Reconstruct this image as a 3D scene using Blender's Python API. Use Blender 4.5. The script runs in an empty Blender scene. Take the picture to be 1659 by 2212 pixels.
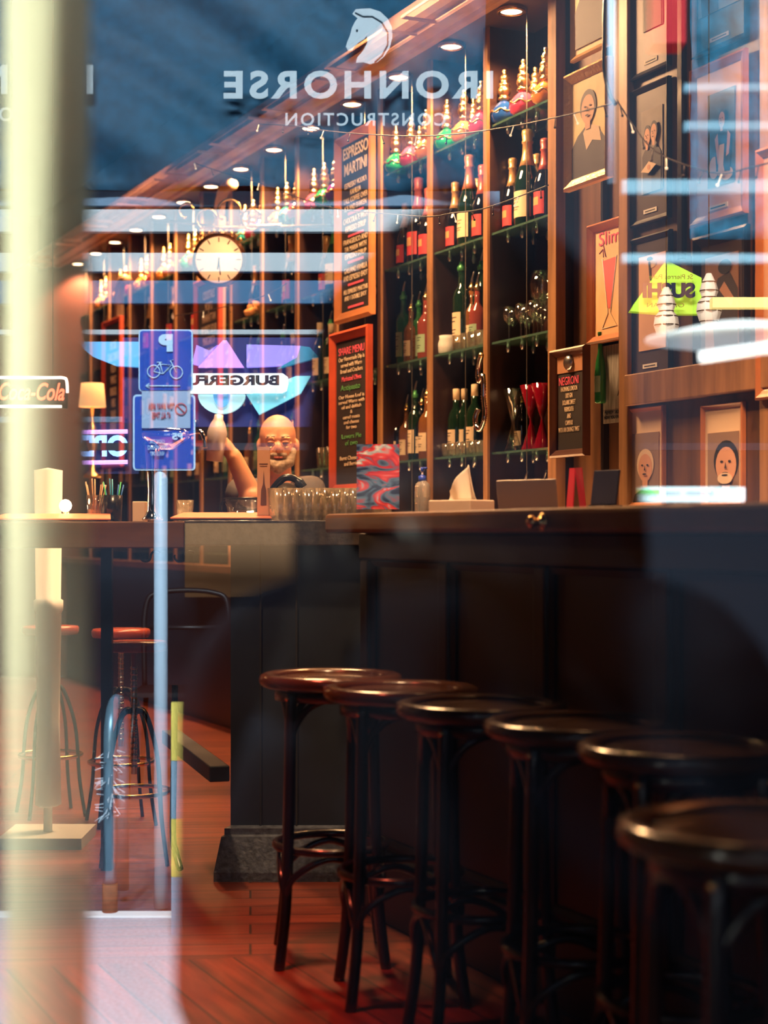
import bpy, bmesh, math, random
from mathutils import Vector, Matrix
random.seed(7)
PI = math.pi
S = bpy.context.scene
COL = S.collection

# ------------------------------------------------------------------ camera
H = 1.13                    # eye height
HZ = 1152.0                 # horizon row in the 1659 x 2212 frame
F = 3600.0                  # focal length in pixels
cam_d = bpy.data.cameras.new('camera'); cam = bpy.data.objects.new('camera', cam_d); COL.objects.link(cam)
cam.location = (0, 0, H); cam.rotation_euler = (PI/2, 0, 0)
cam_d.sensor_fit = 'VERTICAL'; cam_d.sensor_height = 36.0
cam_d.lens = F/2212*36.0
cam_d.shift_y = (HZ-1106)/2212
cam_d.clip_start = 0.01; cam_d.clip_end = 100
cam_d.dof.use_dof = True; cam_d.dof.focus_distance = 5.9; cam_d.dof.aperture_fstop = 2.6
S.camera = cam

# ------------------------------------------------------------------ world, lights, exposure
wd = bpy.data.worlds.new('dusk'); S.world = wd; wd.use_nodes = True
wd.node_tree.nodes['Background'].inputs[0].default_value = (0.10, 0.25, 0.60, 1)
wd.node_tree.nodes['Background'].inputs[1].default_value = 0.06
vs = S.view_settings
vs.view_transform = 'Standard'; vs.look = 'None'; vs.exposure = 0.12; vs.gamma = 1.0; vs.use_curve_mapping = False
S.cycles.max_bounces = 8; S.cycles.transparent_max_bounces = 24; S.cycles.glossy_bounces = 4
S.cycles.use_denoising = True; S.cycles.caustics_reflective = False; S.cycles.caustics_refractive = False
S.cycles.sample_clamp_indirect = 6.0

def light(kind, name, loc, target, energy, color, size=0.1, size_y=None, spot=None, blend=0.5):
    d = bpy.data.lights.new(name, kind); o = bpy.data.objects.new(name, d); COL.objects.link(o)
    o.location = loc; d.energy = energy; d.color = color
    if kind == 'AREA':
        d.size = size
        if size_y: d.shape = 'RECTANGLE'; d.size_y = size_y
    else: d.shadow_soft_size = size
    if spot: d.spot_size = spot; d.spot_blend = blend
    if target is not None:
        o.rotation_euler = (Vector(target)-Vector(loc)).to_track_quat('-Z', 'Y').to_euler()
    return o
TH = math.atan(1660.0/F); CS, SN = math.cos(TH), math.sin(TH); K = F/CS
PANE = 0.6
WARM = (1.0, 0.50, 0.20)
# unseen area light added high up to brighten the house fronts across the lane
light('AREA', 'facade_fill_light', (-0.5, 0.3, 5.6), (-0.2, -6.2, 2.0), 1500, (0.80, 0.93, 1.0), 3.0, 1.0)
light('SPOT', 'footpath_fill_spot', (-1.4, -1.2, 4.2), (-1.1, -2.9, 0.0), 330, (0.85, 0.85, 1.0), 0.15, spot=0.9, blend=0.7)  # fill added to brighten the mirrored footpath; no lamp post stands here
light('AREA', 'downpipe_fill_light', (-1.25, 0.40, 0.95), (-0.27, -0.15, 0.9), 26, (0.97, 1.0, 0.85), 0.25, 1.2)  # fill panel added for the lower downpipe; there is no lantern
# unseen spot added to brighten the downpipe and kerb next to the window
light('SPOT', 'downpipe_fill_spot', (-1.15, 0.42, 2.75), (-0.32, -0.6, 0.9), 1250, (0.97, 1.0, 0.85), 0.12, spot=1.5, blend=0.6)
# warm lamps in the room; all but the panel spotlight are added fill
light('SPOT', 'panel_spotlight', (1.0, 3.9, 3.45), (2.25, 5.5, 1.75), 620, WARM, 0.08, spot=1.0, blend=0.6)
light('AREA', 'stool_fill_light', (0.6, 4.6, 3.5), (0.7, 4.3, 0.8), 5, WARM, 0.25)  # small unseen fill added for highlights on the stool tops
light('SPOT', 'picture_wall_fill_spot', (0.9, 3.0, 3.45), (2.2, 4.3, 1.9), 1400, (1.0, 0.50, 0.22), 0.10, spot=1.15, blend=0.6)  # added fill that stands in for ambient light on the picture wall
light('AREA', 'counter_fill_light', (-0.6, 6.6, 3.4), (-0.5, 6.0, 1.1), 170, (1.0, 0.55, 0.25), 0.5)  # unseen warm fill added above the return counter
light('SPOT', 'counter_fill_spot', (-0.9, 4.5, 3.45), (-0.45, 5.6, 1.15), 420, (1.0, 0.6, 0.32), 0.06, spot=0.75, blend=0.6)  # added from the camera side to brighten the things on the counter
light('SPOT', 'bar_top_fill_spot', (0.1, 3.9, 3.45), (0.5, 4.75, 1.2), 520, (1.0, 0.58, 0.3), 0.06, spot=0.75, blend=0.6)  # added to brighten the tissue box, laptop and sanitiser
light('AREA', 'hall_fill_light', (-2.0, 9.5, 3.4), (-2.6, 10.5, 1.0), 45, (1.0, 0.45, 0.2), 0.8)  # unseen fill added for the cornice and the far end of the room
light('SPOT', 'red_floor_fill_spot', (-0.75, 3.7, 3.1), (-0.6, 4.25, 0.0), 560, (1.0, 0.14, 0.07), 0.2, spot=0.62, blend=0.9)  # red spot added to brighten the floorboards; no neon hangs here


def P(px, py, D):                       # a point D metres into the room
    return Vector(((px-830)/F*D, D, H+(HZ-py)/F*D))
def RV(px, py, D):                      # a point in the street, seen mirrored in the window at distance D
    v = P(px, py, D); v.y = 2*PANE - v.y; return v
light('AREA', 'back_bar_fill_light', (0, 0, 0), None, 30, WARM, 5.0, 0.06); _l = bpy.data.objects['back_bar_fill_light']  # unseen uplight added to brighten the cornice underside and shelf edges
XA = Vector((SN, -CS, 0)); YA = Vector((CS, SN, 0)); ROTZ = TH-PI/2
def dq(px, q): return q*K/(px+830)
def wr(px, q):                          # run along the back wall for column px on the plane q
    D = dq(px, q); return (px-830)/F*D*SN - D*CS
def wz(px, py, q): return H+(HZ-py)/F*dq(px, q)
def wl(r, q, z): return XA*r+YA*q+Vector((0, 0, z))
_l.location = wl(-7.2, 3.12, 1.0); _l.rotation_euler = (PI, 0, ROTZ)
def wp(px, py, q): return P(px, py, dq(px, q))

# ------------------------------------------------------------------ materials
MATS = {}
def mat(name, col, rough=0.5, metal=0.0, emit=None, es=1.0, trans=0.0, noise=0.0, scale=8.0, bump=0.0, stretch=None, coat=0.0, spec=None, alpha=None):
    if name in MATS: return MATS[name]
    m = bpy.data.materials.new(name); m.use_nodes = True; nt = m.node_tree; b = nt.nodes['Principled BSDF']
    b.inputs['Base Color'].default_value = (*col, 1); b.inputs['Roughness'].default_value = rough
    b.inputs['Metallic'].default_value = metal; b.inputs['Transmission Weight'].default_value = trans
    b.inputs['Coat Weight'].default_value = coat
    if spec is not None: b.inputs['Specular IOR Level'].default_value = spec
    if emit: b.inputs['Emission Color'].default_value = (*emit, 1); b.inputs['Emission Strength'].default_value = es
    if noise or bump:
        tc = nt.nodes.new('ShaderNodeTexCoord'); mp = nt.nodes.new('ShaderNodeMapping'); nz = nt.nodes.new('ShaderNodeTexNoise')
        nt.links.new(tc.outputs['Object'], mp.inputs[0]); nt.links.new(mp.outputs[0], nz.inputs['Vector'])
        mp.inputs['Scale'].default_value = stretch or (1, 1, 1); nz.inputs['Scale'].default_value = scale; nz.inputs['Detail'].default_value = 5
        if noise:
            r = nt.nodes.new('ShaderNodeValToRGB'); nt.links.new(nz.outputs[0], r.inputs[0])
            r.color_ramp.elements[0].position = 0.3; r.color_ramp.elements[1].position = 0.7
            r.color_ramp.elements[0].color = (*[c*(1-noise) for c in col], 1); r.color_ramp.elements[1].color = (*[min(1, c*(1+noise)) for c in col], 1)
            nt.links.new(r.outputs[0], b.inputs['Base Color'])
        if bump:
            bp = nt.nodes.new('ShaderNodeBump'); bp.inputs['Strength'].default_value = bump; bp.inputs['Distance'].default_value = 0.01
            nt.links.new(nz.outputs[0], bp.inputs['Height']); nt.links.new(bp.outputs[0], b.inputs['Normal'])
    MATS[name] = m; return m
def clear_mat(name, tint=(1, 1, 1), refl=0.25, rough=0.03, fres=True):
    if name in MATS: return MATS[name]
    m = bpy.data.materials.new(name); m.use_nodes = True; nt = m.node_tree; nt.nodes.clear()
    o = nt.nodes.new('ShaderNodeOutputMaterial'); mx = nt.nodes.new('ShaderNodeMixShader')
    t = nt.nodes.new('ShaderNodeBsdfTransparent'); g = nt.nodes.new('ShaderNodeBsdfGlossy')
    t.inputs[0].default_value = (*tint, 1); g.inputs['Roughness'].default_value = rough
    if fres:
        lw = nt.nodes.new('ShaderNodeLayerWeight'); lw.inputs[0].default_value = 0.35
        mr = nt.nodes.new('ShaderNodeMapRange'); nt.links.new(lw.outputs['Facing'], mr.inputs[0])
        mr.inputs['To Min'].default_value = refl*0.5; mr.inputs['To Max'].default_value = min(1, refl*3)
        nt.links.new(mr.outputs[0], mx.inputs[0])
    else: mx.inputs[0].default_value = refl
    nt.links.new(t.outputs[0], mx.inputs[1]); nt.links.new(g.outputs[0], mx.inputs[2]); nt.links.new(mx.outputs[0], o.inputs[0])
    MATS[name] = m; return m
M = dict(
    wall=mat('dark panel wood', (0.13, 0.058, 0.024), 0.45, noise=0.45, scale=3, stretch=(6, 6, 0.6), bump=0.15),
    trimw=mat('worn timber post', (0.34, 0.17, 0.075), 0.45, noise=0.4, scale=4, stretch=(5, 5, 0.5), bump=0.2),
    black=mat('black painted wood', (0.012, 0.010, 0.012), 0.35, noise=0.2, scale=5, bump=0.05),
    navy=mat('dark bar front paint', (0.003, 0.003, 0.006), 0.45, bump=0.05, noise=0.2),
    counter=mat('varnished counter timber', (0.16, 0.07, 0.028), 0.30, noise=0.4, scale=3, stretch=(1, 6, 6), bump=0.1),
    seat=mat('polished stool wood', (0.07, 0.026, 0.011), 0.22, noise=0.35, scale=5, coat=0.4),
    bent=mat('dark bentwood', (0.010, 0.005, 0.007), 0.25, coat=0.4),
    ceil=mat('dark ceiling', (0.010, 0.014, 0.02), 0.8),
    glasssh=mat('green edged shelf glass', (0.35, 0.75, 0.55), 0.06, trans=0.85),
    brass=mat('brass', (0.85, 0.55, 0.22), 0.25, 1.0), gold=mat('gold leaf', (0.95, 0.62, 0.25), 0.28, 1.0, bump=0.3, scale=60), gilt=mat('old gilt', (0.98, 0.62, 0.28), 0.35, 0.45, bump=0.5, scale=70),
    chrome=mat('chrome', (0.8, 0.8, 0.82), 0.07, 1.0), steel=mat('brushed steel', (0.5, 0.5, 0.52), 0.3, 1.0),
    blackm=mat('black plastic', (0.01, 0.01, 0.012), 0.25), wire=mat('dark wire', (0.03, 0.02, 0.015), 0.4),
    red=mat('red painted frame', (0.50, 0.075, 0.03), 0.45, noise=0.2), slate=mat('chalkboard', (0.03, 0.022, 0.02), 0.75, noise=0.3, scale=4),
    chalk=mat('cream chalk', (0.85, 0.68, 0.48), 0.9), pink=mat('pink chalk', (0.9, 0.12, 0.2), 0.9), greenc=mat('green chalk', (0.12, 0.4, 0.12), 0.9),
    peach=mat('peach foil', (0.95, 0.38, 0.20), 0.3, 0.35), goldf=mat('gold foil', (0.95, 0.60, 0.25), 0.3, 0.4), rose=mat('rose foil', (0.85, 0.22, 0.18), 0.3, 0.35),
    greenf=mat('green foil', (0.10, 0.45, 0.15), 0.3, 0.3),
    dgreen=mat('dark green bottle glass', (0.006, 0.022, 0.010), 0.05, coat=0.5), dblack=mat('near black bottle glass', (0.006, 0.006, 0.010), 0.05, coat=0.5),
    green=mat('green bottle glass', (0.04, 0.30, 0.07), 0.06, trans=0.5), amber=mat('amber spirit glass', (0.55, 0.20, 0.05), 0.06, trans=0.6),
    labelc=mat('cream label', (0.85, 0.66, 0.42), 0.6), labelr=mat('crimson label', (0.65, 0.06, 0.07), 0.5), labelg=mat('pale green label', (0.35, 0.5, 0.3), 0.6),
    ink=mat('black ink', (0.01, 0.01, 0.01), 0.7), white=mat('white card', (0.85, 0.83, 0.78), 0.7),
    ambpink=mat('rosy spirit glass', (0.50, 0.10, 0.07), 0.08, trans=0.5), clear=clear_mat('clear glass', (0.97, 0.97, 0.96), 0.28), skin=mat('skin', (0.78, 0.36, 0.20), 0.5, noise=0.1, scale=12),
    shirt=mat('grey shirt', (0.12, 0.10, 0.09), 0.8, noise=0.2), vest=mat('black waistcoat', (0.02, 0.016, 0.012), 0.7),
    beard=mat('grey beard', (0.35, 0.27, 0.2), 0.9, noise=0.4, scale=60, bump=0.6),
    lampw=mat('warm lamp face', (1, 0.9, 0.7), 0.5, emit=(1.0, 0.72, 0.42), es=14),
    bulb=mat('small bulb', (1, 0.85, 0.6), 0.2, emit=(1.0, 0.75, 0.45), es=1.2),
)
GEM = {n: mat(n+' jewel glass', c, 0.08, trans=0.35, coat=0.6) for n, c in dict(
    blue=(0.02, 0.10, 0.45), purple=(0.20, 0.03, 0.35), pink=(0.95, 0.10, 0.22), orange=(0.95, 0.35, 0.08), green=(0.02, 0.40, 0.16), teal=(0.04, 0.45, 0.5)).items()}

# ------------------------------------------------------------------ mesh builder
class MB:
    def __init__(s): s.b = bmesh.new(); s.mi = 0
    def _new(s, verts, faces, M4=None, smooth=False):
        vs_ = [s.b.verts.new((M4 @ Vector(v)) if M4 else Vector(v)) for v in verts]
        for f in faces:
            try: fc = s.b.faces.new([vs_[i] for i in f]); fc.material_index = s.mi; fc.smooth = smooth
            except ValueError: pass
        return s
    def box(s, x0, x1, y0, y1, z0, z1, M4=None):
        v = [(x, y, z) for x in (x0, x1) for y in (y0, y1) for z in (z0, z1)]
        return s._new(v, [(0, 1, 3, 2), (4, 6, 7, 5), (0, 4, 5, 1), (2, 3, 7, 6), (0, 2, 6, 4), (1, 5, 7, 3)], M4)
    def lathe(s, prof, n=20, at=(0, 0, 0), M4=None, sy=1.0, a0=0, a1=2*PI, flute=0, fa=0):
        full = abs(a1-a0-2*PI) < 1e-6; m = n if full else n+1
        v, f = [], []
        for (r, z) in prof:
            for i in range(m):
                a = a0+(a1-a0)*i/n; rr = max(r, 1e-5)*(1+fa*math.cos(a*flute))
                v.append((at[0]+rr*math.cos(a), at[1]+rr*sy*math.sin(a), at[2]+z))
        for j in range(len(prof)-1):
            for i in range(m if full else n):
                k = (i+1) % m; f.append((j*m+i, j*m+k, (j+1)*m+k, (j+1)*m+i))
        if full and not s._closed(prof):
            if prof[0][0] > 1e-4: f.append(tuple(reversed(range(m))))
            if prof[-1][0] > 1e-4: f.append(tuple((len(prof)-1)*m+i for i in range(m)))
        return s._new(v, f, M4, True)
    def _closed(s, p): return abs(p[0][0]-p[-1][0]) < 1e-6 and abs(p[0][1]-p[-1][1]) < 1e-6
    def tube(s, pts, r, n=8, closed=False, M4=None):
        pts = [Vector(p) for p in pts]; N = len(pts); rr = r if isinstance(r, (list, tuple)) else [r]*N
        v, f = [], []; prev = None
        for i, p in enumerate(pts):
            t = (pts[(i+1) % N]-pts[i-1]) if closed else (pts[min(i+1, N-1)]-pts[max(i-1, 0)])
            t = t.normalized() if t.length > 1e-9 else Vector((0, 0, 1))
            if prev is None: a = t.orthogonal().normalized()
            else:
                a = prev-t*prev.dot(t); a = a.normalized() if a.length > 1e-6 else t.orthogonal().normalized()
            prev = a; bb = t.cross(a)
            for k in range(n):
                an = 2*PI*k/n; v.append(p+(a*math.cos(an)+bb*math.sin(an))*rr[i])
        for i in range(N if closed else N-1):
            j = (i+1) % N
            for k in range(n): f.append((i*n+k, i*n+(k+1) % n, j*n+(k+1) % n, j*n+k))
        if not closed: f.append(tuple(reversed(range(n)))); f.append(tuple((N-1)*n+k for k in range(n)))
        return s._new(v, f, M4, True)
    def ball(s, c, r, n=12, M4=None):
        r = r if isinstance(r, (list, tuple)) else (r, r, r); h = max(4, n//2)
        v = [(c[0], c[1], c[2]-r[2])]
        for j in range(1, h):
            a = -PI/2+PI*j/h
            for i in range(n): v.append((c[0]+r[0]*math.cos(a)*math.cos(2*PI*i/n), c[1]+r[1]*math.cos(a)*math.sin(2*PI*i/n), c[2]+r[2]*math.sin(a)))
        v.append((c[0], c[1], c[2]+r[2])); f = []
        for i in range(n):
            f.append((0, 1+(i+1) % n, 1+i)); f.append((len(v)-1, len(v)-1-n+i, len(v)-1-n+(i+1) % n))
        for j in range(h-2):
            for i in range(n): f.append((1+j*n+i, 1+j*n+(i+1) % n, 1+(j+1)*n+(i+1) % n, 1+(j+1)*n+i))
        return s._new(v, f, M4, True)
    def poly(s, pts, d, M4=None):          # outline of 3D points, extruded by vector d
        d = Vector(d); n = len(pts); v = [Vector(p) for p in pts]+[Vector(p)+d for p in pts]
        f = [tuple(range(n)), tuple(reversed(range(n, 2*n)))]+[(i, (i+1) % n, n+(i+1) % n, n+i) for i in range(n)]
        return s._new(v, f, M4)
    def frame(s, w, h, t, d, z0=0):        # picture-frame moulding, front faces -y, centred on x
        v, f = [], []
        prof = [(0, 0), (0, -d*0.8), (t*0.25, -d), (t*0.55, -d*0.75), (t*0.9, -d*0.5), (t, -d*0.4), (t, 0)]
        for (i, y) in prof:
            v += [(-w/2+i, y, z0+i), (w/2-i, y, z0+i), (w/2-i, y, z0+h-i), (-w/2+i, y, z0+h-i)]
        for j in range(len(prof)-1):
            for k in range(4): f.append((4*j+k, 4*j+(k+1) % 4, 4*(j+1)+(k+1) % 4, 4*(j+1)+k))
        return s._new(v, f)
    def build(s, name, mats, parent=None, loc=None, rz=None, bevel=0):
        bmesh.ops.recalc_face_normals(s.b, faces=s.b.faces[:])
        me = bpy.data.meshes.new(name); s.b.to_mesh(me); s.b.free()
        for m in (mats if isinstance(mats, (list, tuple)) else [mats]): me.materials.append(m)
        o = bpy.data.objects.new(name, me); COL.objects.link(o)
        if parent: o.parent = parent
        if loc is not None: o.location = loc
        if rz is not None: o.rotation_euler = (0, 0, rz)
        if bevel:
            md = o.modifiers.new('bevel', 'BEVEL'); md.width = bevel; md.segments = 2; md.limit_method = 'ANGLE'
        return o
def tag(o, label, cat, group=None):
    o['label'] = label; o['category'] = cat
    if group: o['group'] = group
    return o
def thing(name, label, cat, loc=(0, 0, 0), rz=0.0, group=None):
    o = bpy.data.objects.new(name, None); o.empty_display_size = 0.05; COL.objects.link(o)
    o.location = loc; o.rotation_euler = (0, 0, rz); return tag(o, label, cat, group)
def struct(o): o['kind'] = 'structure'; return o
KIDS = {}
def dup(src, loc, rz=None, label=None, group=None, scale=None):
    r = src.copy(); COL.objects.link(r); r.location = loc
    if rz is not None: r.rotation_euler = (0, 0, rz)
    if scale: r.scale = (scale,)*3
    if label: r['label'] = label
    if group: r['group'] = group
    def rec(a, b):
        for ch in a.children:
            c = ch.copy(); COL.objects.link(c); c.parent = b; rec(ch, c)
    rec(src, r); return r
used = set()
def place(proto, loc, rz, label, group=None, scale=None):   # first use moves the prototype itself
    if proto.name not in used:
        used.add(proto.name); proto.location = loc; proto.rotation_euler = (0, 0, rz); proto['label'] = label
        if scale: proto.scale = (scale,)*3
        if group: proto['group'] = group
        return proto
    return dup(proto, loc, rz, label, group, scale)
def text(name, body, size, m, parent, loc, rot=(PI/2, 0, 0), w=None, h=None, align='CENTER', ext=0.0006, sp=1.0, line=1.0, bold=0.0, shear=0.0):
    c = bpy.data.curves.new(name, 'FONT'); c.body = body; c.size = size; c.align_x = align; c.align_y = 'CENTER'
    c.extrude = ext; c.space_character = sp; c.space_line = line; c.offset = bold; c.shear = shear; c.materials.append(m); c.resolution_u = 4
    o = bpy.data.objects.new(name, c); COL.objects.link(o); o.location = loc; o.rotation_euler = rot
    bpy.context.view_layer.update()
    me = bpy.data.meshes.new_from_object(o.evaluated_get(bpy.context.evaluated_depsgraph_get()))
    bpy.data.objects.remove(o); bpy.data.curves.remove(c); me.name = name
    o = bpy.data.objects.new(name, me); COL.objects.link(o); o.location = loc; o.rotation_euler = rot
    if parent: o.parent = parent
    if w or h:
        dx = max(v[0] for v in o.bound_box)-min(v[0] for v in o.bound_box); dy = max(v[1] for v in o.bound_box)-min(v[1] for v in o.bound_box)
        sx = (w/dx) if w else 1; sy = (h/dy) if h else sx
        if not w: sx = sy
        o.scale = (sx, sy, 1)
    return o
def arc(c, r, a0, a1, n, ax=Vector((1, 0, 0)), ay=Vector((0, 0, 1))):
    return [Vector(c)+ax*r*math.cos(a0+(a1-a0)*i/n)+ay*r*math.sin(a0+(a1-a0)*i/n) for i in range(n+1)]

# ================================================================== THE ROOM
def floor_mat():
    m = bpy.data.materials.new('red floorboards'); m.use_nodes = True; nt = m.node_tree; b = nt.nodes['Principled BSDF']; L = nt.links.new
    tc = nt.nodes.new('ShaderNodeTexCoord')
    def boards(rot):
        mp = nt.nodes.new('ShaderNodeMapping'); mp.inputs['Rotation'].default_value = (0, 0, rot); L(tc.outputs['Object'], mp.inputs[0])
        br = nt.nodes.new('ShaderNodeTexBrick'); L(mp.outputs[0], br.inputs['Vector']); br.inputs['Scale'].default_value = 1
        br.inputs['Brick Width'].default_value = 2.2; br.inputs['Row Height'].default_value = 0.115; br.inputs['Mortar Size'].default_value = 0.0035
        br.inputs['Color1'].default_value = (0.26, 0.05, 0.02, 1); br.inputs['Color2'].default_value = (0.16, 0.028, 0.010, 1); br.inputs['Mortar'].default_value = (0.03, 0.01, 0.005, 1)
        st = nt.nodes.new('ShaderNodeMapping'); st.inputs['Scale'].default_value = (1.2, 14, 1); L(mp.outputs[0], st.inputs[0])
        nz = nt.nodes.new('ShaderNodeTexNoise'); nz.inputs['Scale'].default_value = 2.5; nz.inputs['Detail'].default_value = 6; L(st.outputs[0], nz.inputs['Vector'])
        mx = nt.nodes.new('ShaderNodeMix'); mx.data_type = 'RGBA'; mx.blend_type = 'MULTIPLY'; mx.inputs[0].default_value = 0.9
        rp = nt.nodes.new('ShaderNodeValToRGB'); rp.color_ramp.elements[0].position = 0.3; rp.color_ramp.elements[0].color = (0.35, 0.3, 0.3, 1); rp.color_ramp.elements[1].position = 0.65
        L(nz.outputs[0], rp.inputs[0]); L(br.outputs['Color'], mx.inputs[6]); L(rp.outputs[0], mx.inputs[7]); return mx.outputs[2]
    m.use_nodes = True
    a = boards(-0.08); c = boards(PI/2-TH+PI)
    sp = nt.nodes.new('ShaderNodeSeparateXYZ'); L(tc.outputs['Object'], sp.inputs[0])
    ml = nt.nodes.new('ShaderNodeMath'); ml.operation = 'MULTIPLY_ADD'; ml.inputs[1].default_value = -0.2; L(sp.outputs[0], ml.inputs[0]); L(sp.outputs[1], ml.inputs[2])
    g = nt.nodes.new('ShaderNodeMath'); g.operation = 'GREATER_THAN'; g.inputs[1].default_value = 4.52; L(ml.outputs[0], g.inputs[0])
    mx = nt.nodes.new('ShaderNodeMix'); mx.data_type = 'RGBA'; L(g.outputs[0], mx.inputs[0]); L(c, mx.inputs[6]); L(a, mx.inputs[7]); L(mx.outputs[2], b.inputs['Base Color'])
    b.inputs['Roughness'].default_value = 0.38
    return m
QW = 3.66
o = struct(MB().box(-3.6, 4.2, PANE+0.03, 13.1, -0.1, 0).build('floor', floor_mat()))
o = struct(MB().box(-3.6, 4.2, PANE+0.03, 13.1, 3.62, 3.72).build('ceiling', M['ceil']))
o = struct(MB().box(-14, 0.5, QW, QW+0.12, 0, 3.62).build('wall_back_bar', M['wall'], rz=ROTZ))
o = struct(MB().box(-3.7, -3.6, PANE+0.1, 13.1, 0, 3.62).build('wall_left', M['wall']))
o = struct(MB().box(-3.7, -1.2, 13.1, 13.2, 0, 3.62).build('wall_far', mat('maroon far wall', (0.10, 0.03, 0.03), 0.6)))
mb = MB()
for a in ((-3.7, -1.5, 0, 3.72), (1.5, 4.3, 0, 3.72), (-1.5, 1.5, 0, 0.4), (-1.5, 1.5, 2.9, 3.72)): mb.box(a[0], a[1], PANE, PANE+0.12, a[2], a[3])
struct(mb.build('wall_front', M['black']))
# window pane: a solid sheet with a reflective coating on its street face
mirror = clear_mat('coated window glass', (1, 1, 1), 0.34, 0.0, fres=False); plain = clear_mat('plain glass face', (1, 1, 1), 0.0, 0.0, fres=False)
mb = MB(); mb.box(-1.5, 1.5, PANE, PANE+0.006, 0.4, 2.9)
for f in mb.b.faces: f.material_index = 0 if f.calc_center_median().y < PANE+1e-4 else 1
pane = struct(mb.build('window_1', [mirror, plain], loc=(0, 0, 0)))
# section of the back wall that stands forward on the right, with posts and rail
QR = 3.16
r0 = wr(1337, QR)
struct(MB().box(r0, 0.2, QR, QW, 0, 3.62).build('wall_picture_side', M['wall'], rz=ROTZ))
rb = wr(1192, 3.3)
struct(MB().box(rb+0.06, r0+0.02, 3.34, QW, 0, 3.62).build('wall_panel_middle', M['wall'], rz=ROTZ))
tn = 1
def trim(r0_, r1_, q0, q1, z0, z1, m, bev=0.004):
    global tn
    o = struct(MB().box(r0_, r1_, q0, q1, z0, z1).build('trim_%d' % tn, m, rz=ROTZ, bevel=bev)); tn += 1; return o
trim(wr(1337, QR-0.03), wr(1356, QR-0.03), QR-0.03, QR, 0, 3.62, M['trimw'])
trim(wr(1462, QR-0.02), wr(1474, QR-0.02), QR-0.02, QR, 2.02, 3.62, M['black'])
trim(wr(1492, QR-0.02), wr(1500, QR-0.02), QR-0.02, QR, 2.02, 3.62, M['trimw'])
trim(wr(1640, QR-0.03), wr(1672, QR-0.03), QR-0.03, QR, 0, 3.62, M['trimw'])
zr = wz(1350, 862, QR)
trim(wr(1356, QR-0.03), 0.1, QR-0.045, QR, zr-0.03, zr+0.075, M['trimw'])
trim(wr(1193, 3.28), wr(1211, 3.28), 3.26, 3.34, 0, 3.35, M['trimw'])
trim(wr(1216, 3.3), wr(1221, 3.3), 3.30, 3.34, 0, 3.35, M['black'])
trim(wr(1292, 3.3), wr(1297, 3.3), 3.31, 3.34, 0, 3.35, M['black'])

# ------------------------------------------------------------------ back-bar shelving
SP = 0.532
R1 = wr(1192, 3.3)
def rd(k): return R1-SP*k           # divider k, counted from the picture wall
SHZ = [2.83, 2.38, 1.925, 1.467, 1.01]
NB = 14
cab = thing('back_bar_shelving', 'long dark wooden back bar with glass shelves and a lit soffit along the wall', 'shelving', rz=ROTZ)
MB().box(rd(NB), R1+0.06, 3.52, 3.60, 0, 3.24).build('back_panel', mat('maroon black back panel', (0.035, 0.014, 0.012), 0.35, noise=0.4, scale=3, stretch=(5, 5, 0.5)), cab)
for k in range(NB+1): dv_ = MB().box(rd(k)-0.016, rd(k)+0.016, 3.306, 3.60, 0.94, 3.24).build('divider', mat('maroon black back panel', (0, 0, 0)), cab); MB().box(rd(k)-0.018, rd(k)+0.018, 3.294, 3.306, 0.94, 3.24).build('divider_edge', M['trimw'], dv_)
MB().box(rd(NB), R1+0.06, 3.22, 3.62, 0, 0.90).build('base_cabinet', M['black'], cab)
MB().box(rd(NB), R1+0.06, 3.18, 3.62, 0.90, 0.94).build('worktop', M['counter'], cab)
for k in range(NB):
    a, b_ = rd(k+1)+0.018, rd(k)-0.018
    for j, z in enumerate(SHZ):
        br = MB(); br.box(a, b_, 3.315, 3.52, z-0.009, z); br.mi = 1
        for u in (0.12, 0.36, 0.6, 0.88):
            for q in ((3.36, 3.48) if k < 7 else ()): br.lathe([(0.006, -0.045), (0.010, -0.03), (0.006, -0.009)], 8, (a+(b_-a)*u, q, z))
        br.build('glass_shelf', [M['glasssh'], M['steel']], cab)
    MB().tube([((a+b_)/2+0.02, 3.33, 0.94), ((a+b_)/2+0.02, 3.33, 3.24)], 0.002, 6).build('support_rod', mat('dull rod', (0.10, 0.09, 0.08), 0.7, spec=0.1), cab)
# soffit with cornice mouldings
cor = thing('soffit_cornice', 'moulded wooden soffit cornice above the back bar shelves', 'cornice', rz=ROTZ)
x1 = wr(1192, 3.2)
SZ = 3.245
MB().box(-13.5, x1, 3.02, 3.65, SZ, 3.61).build('soffit_box', M['ceil'], cor)  # the unlit front of the bulkhead has its shade put into this dark colour
cm = MB()
prof = [(2.955, SZ+0.05), (2.955, SZ-0.010), (2.985, SZ-0.022), (3.02, SZ-0.022), (3.035, SZ-0.038), (3.075, SZ-0.038), (3.09, SZ-0.020), (3.13, SZ-0.020), (3.145, SZ-0.03), (3.175, SZ-0.03), (3.185, SZ), (3.02, SZ), (3.02, SZ+0.05)]
v = [(x, q, z) for x in (-13.5, x1) for (q, z) in prof]; n = len(prof)
cm._new(v, [(i, (i+1) % n, n+(i+1) % n, n+i) for i in range(n)]+[tuple(range(n)), tuple(range(n, 2*n))])
cm.build('cornice_moulding', mat('cornice wood', (0.55, 0.33, 0.24), 0.35, noise=0.25, scale=6), cor)
for i in range(14):
    xx = x1-0.30-i*SP*1.5
    MB().frame(0.62, 0.16, 0.012, 0.012).build('soffit_coffer', mat('cornice wood', (1, 1, 1)), cor, loc=(xx, 3.02, SZ-0.04)).rotation_euler = (PI/2, 0, 0)
MB().box(-13.5, x1, 3.19, 3.52, SZ-0.004, SZ).build('soffit_lining', mat('lining wood', (0.10, 0.06, 0.05), 0.4), cor)
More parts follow.
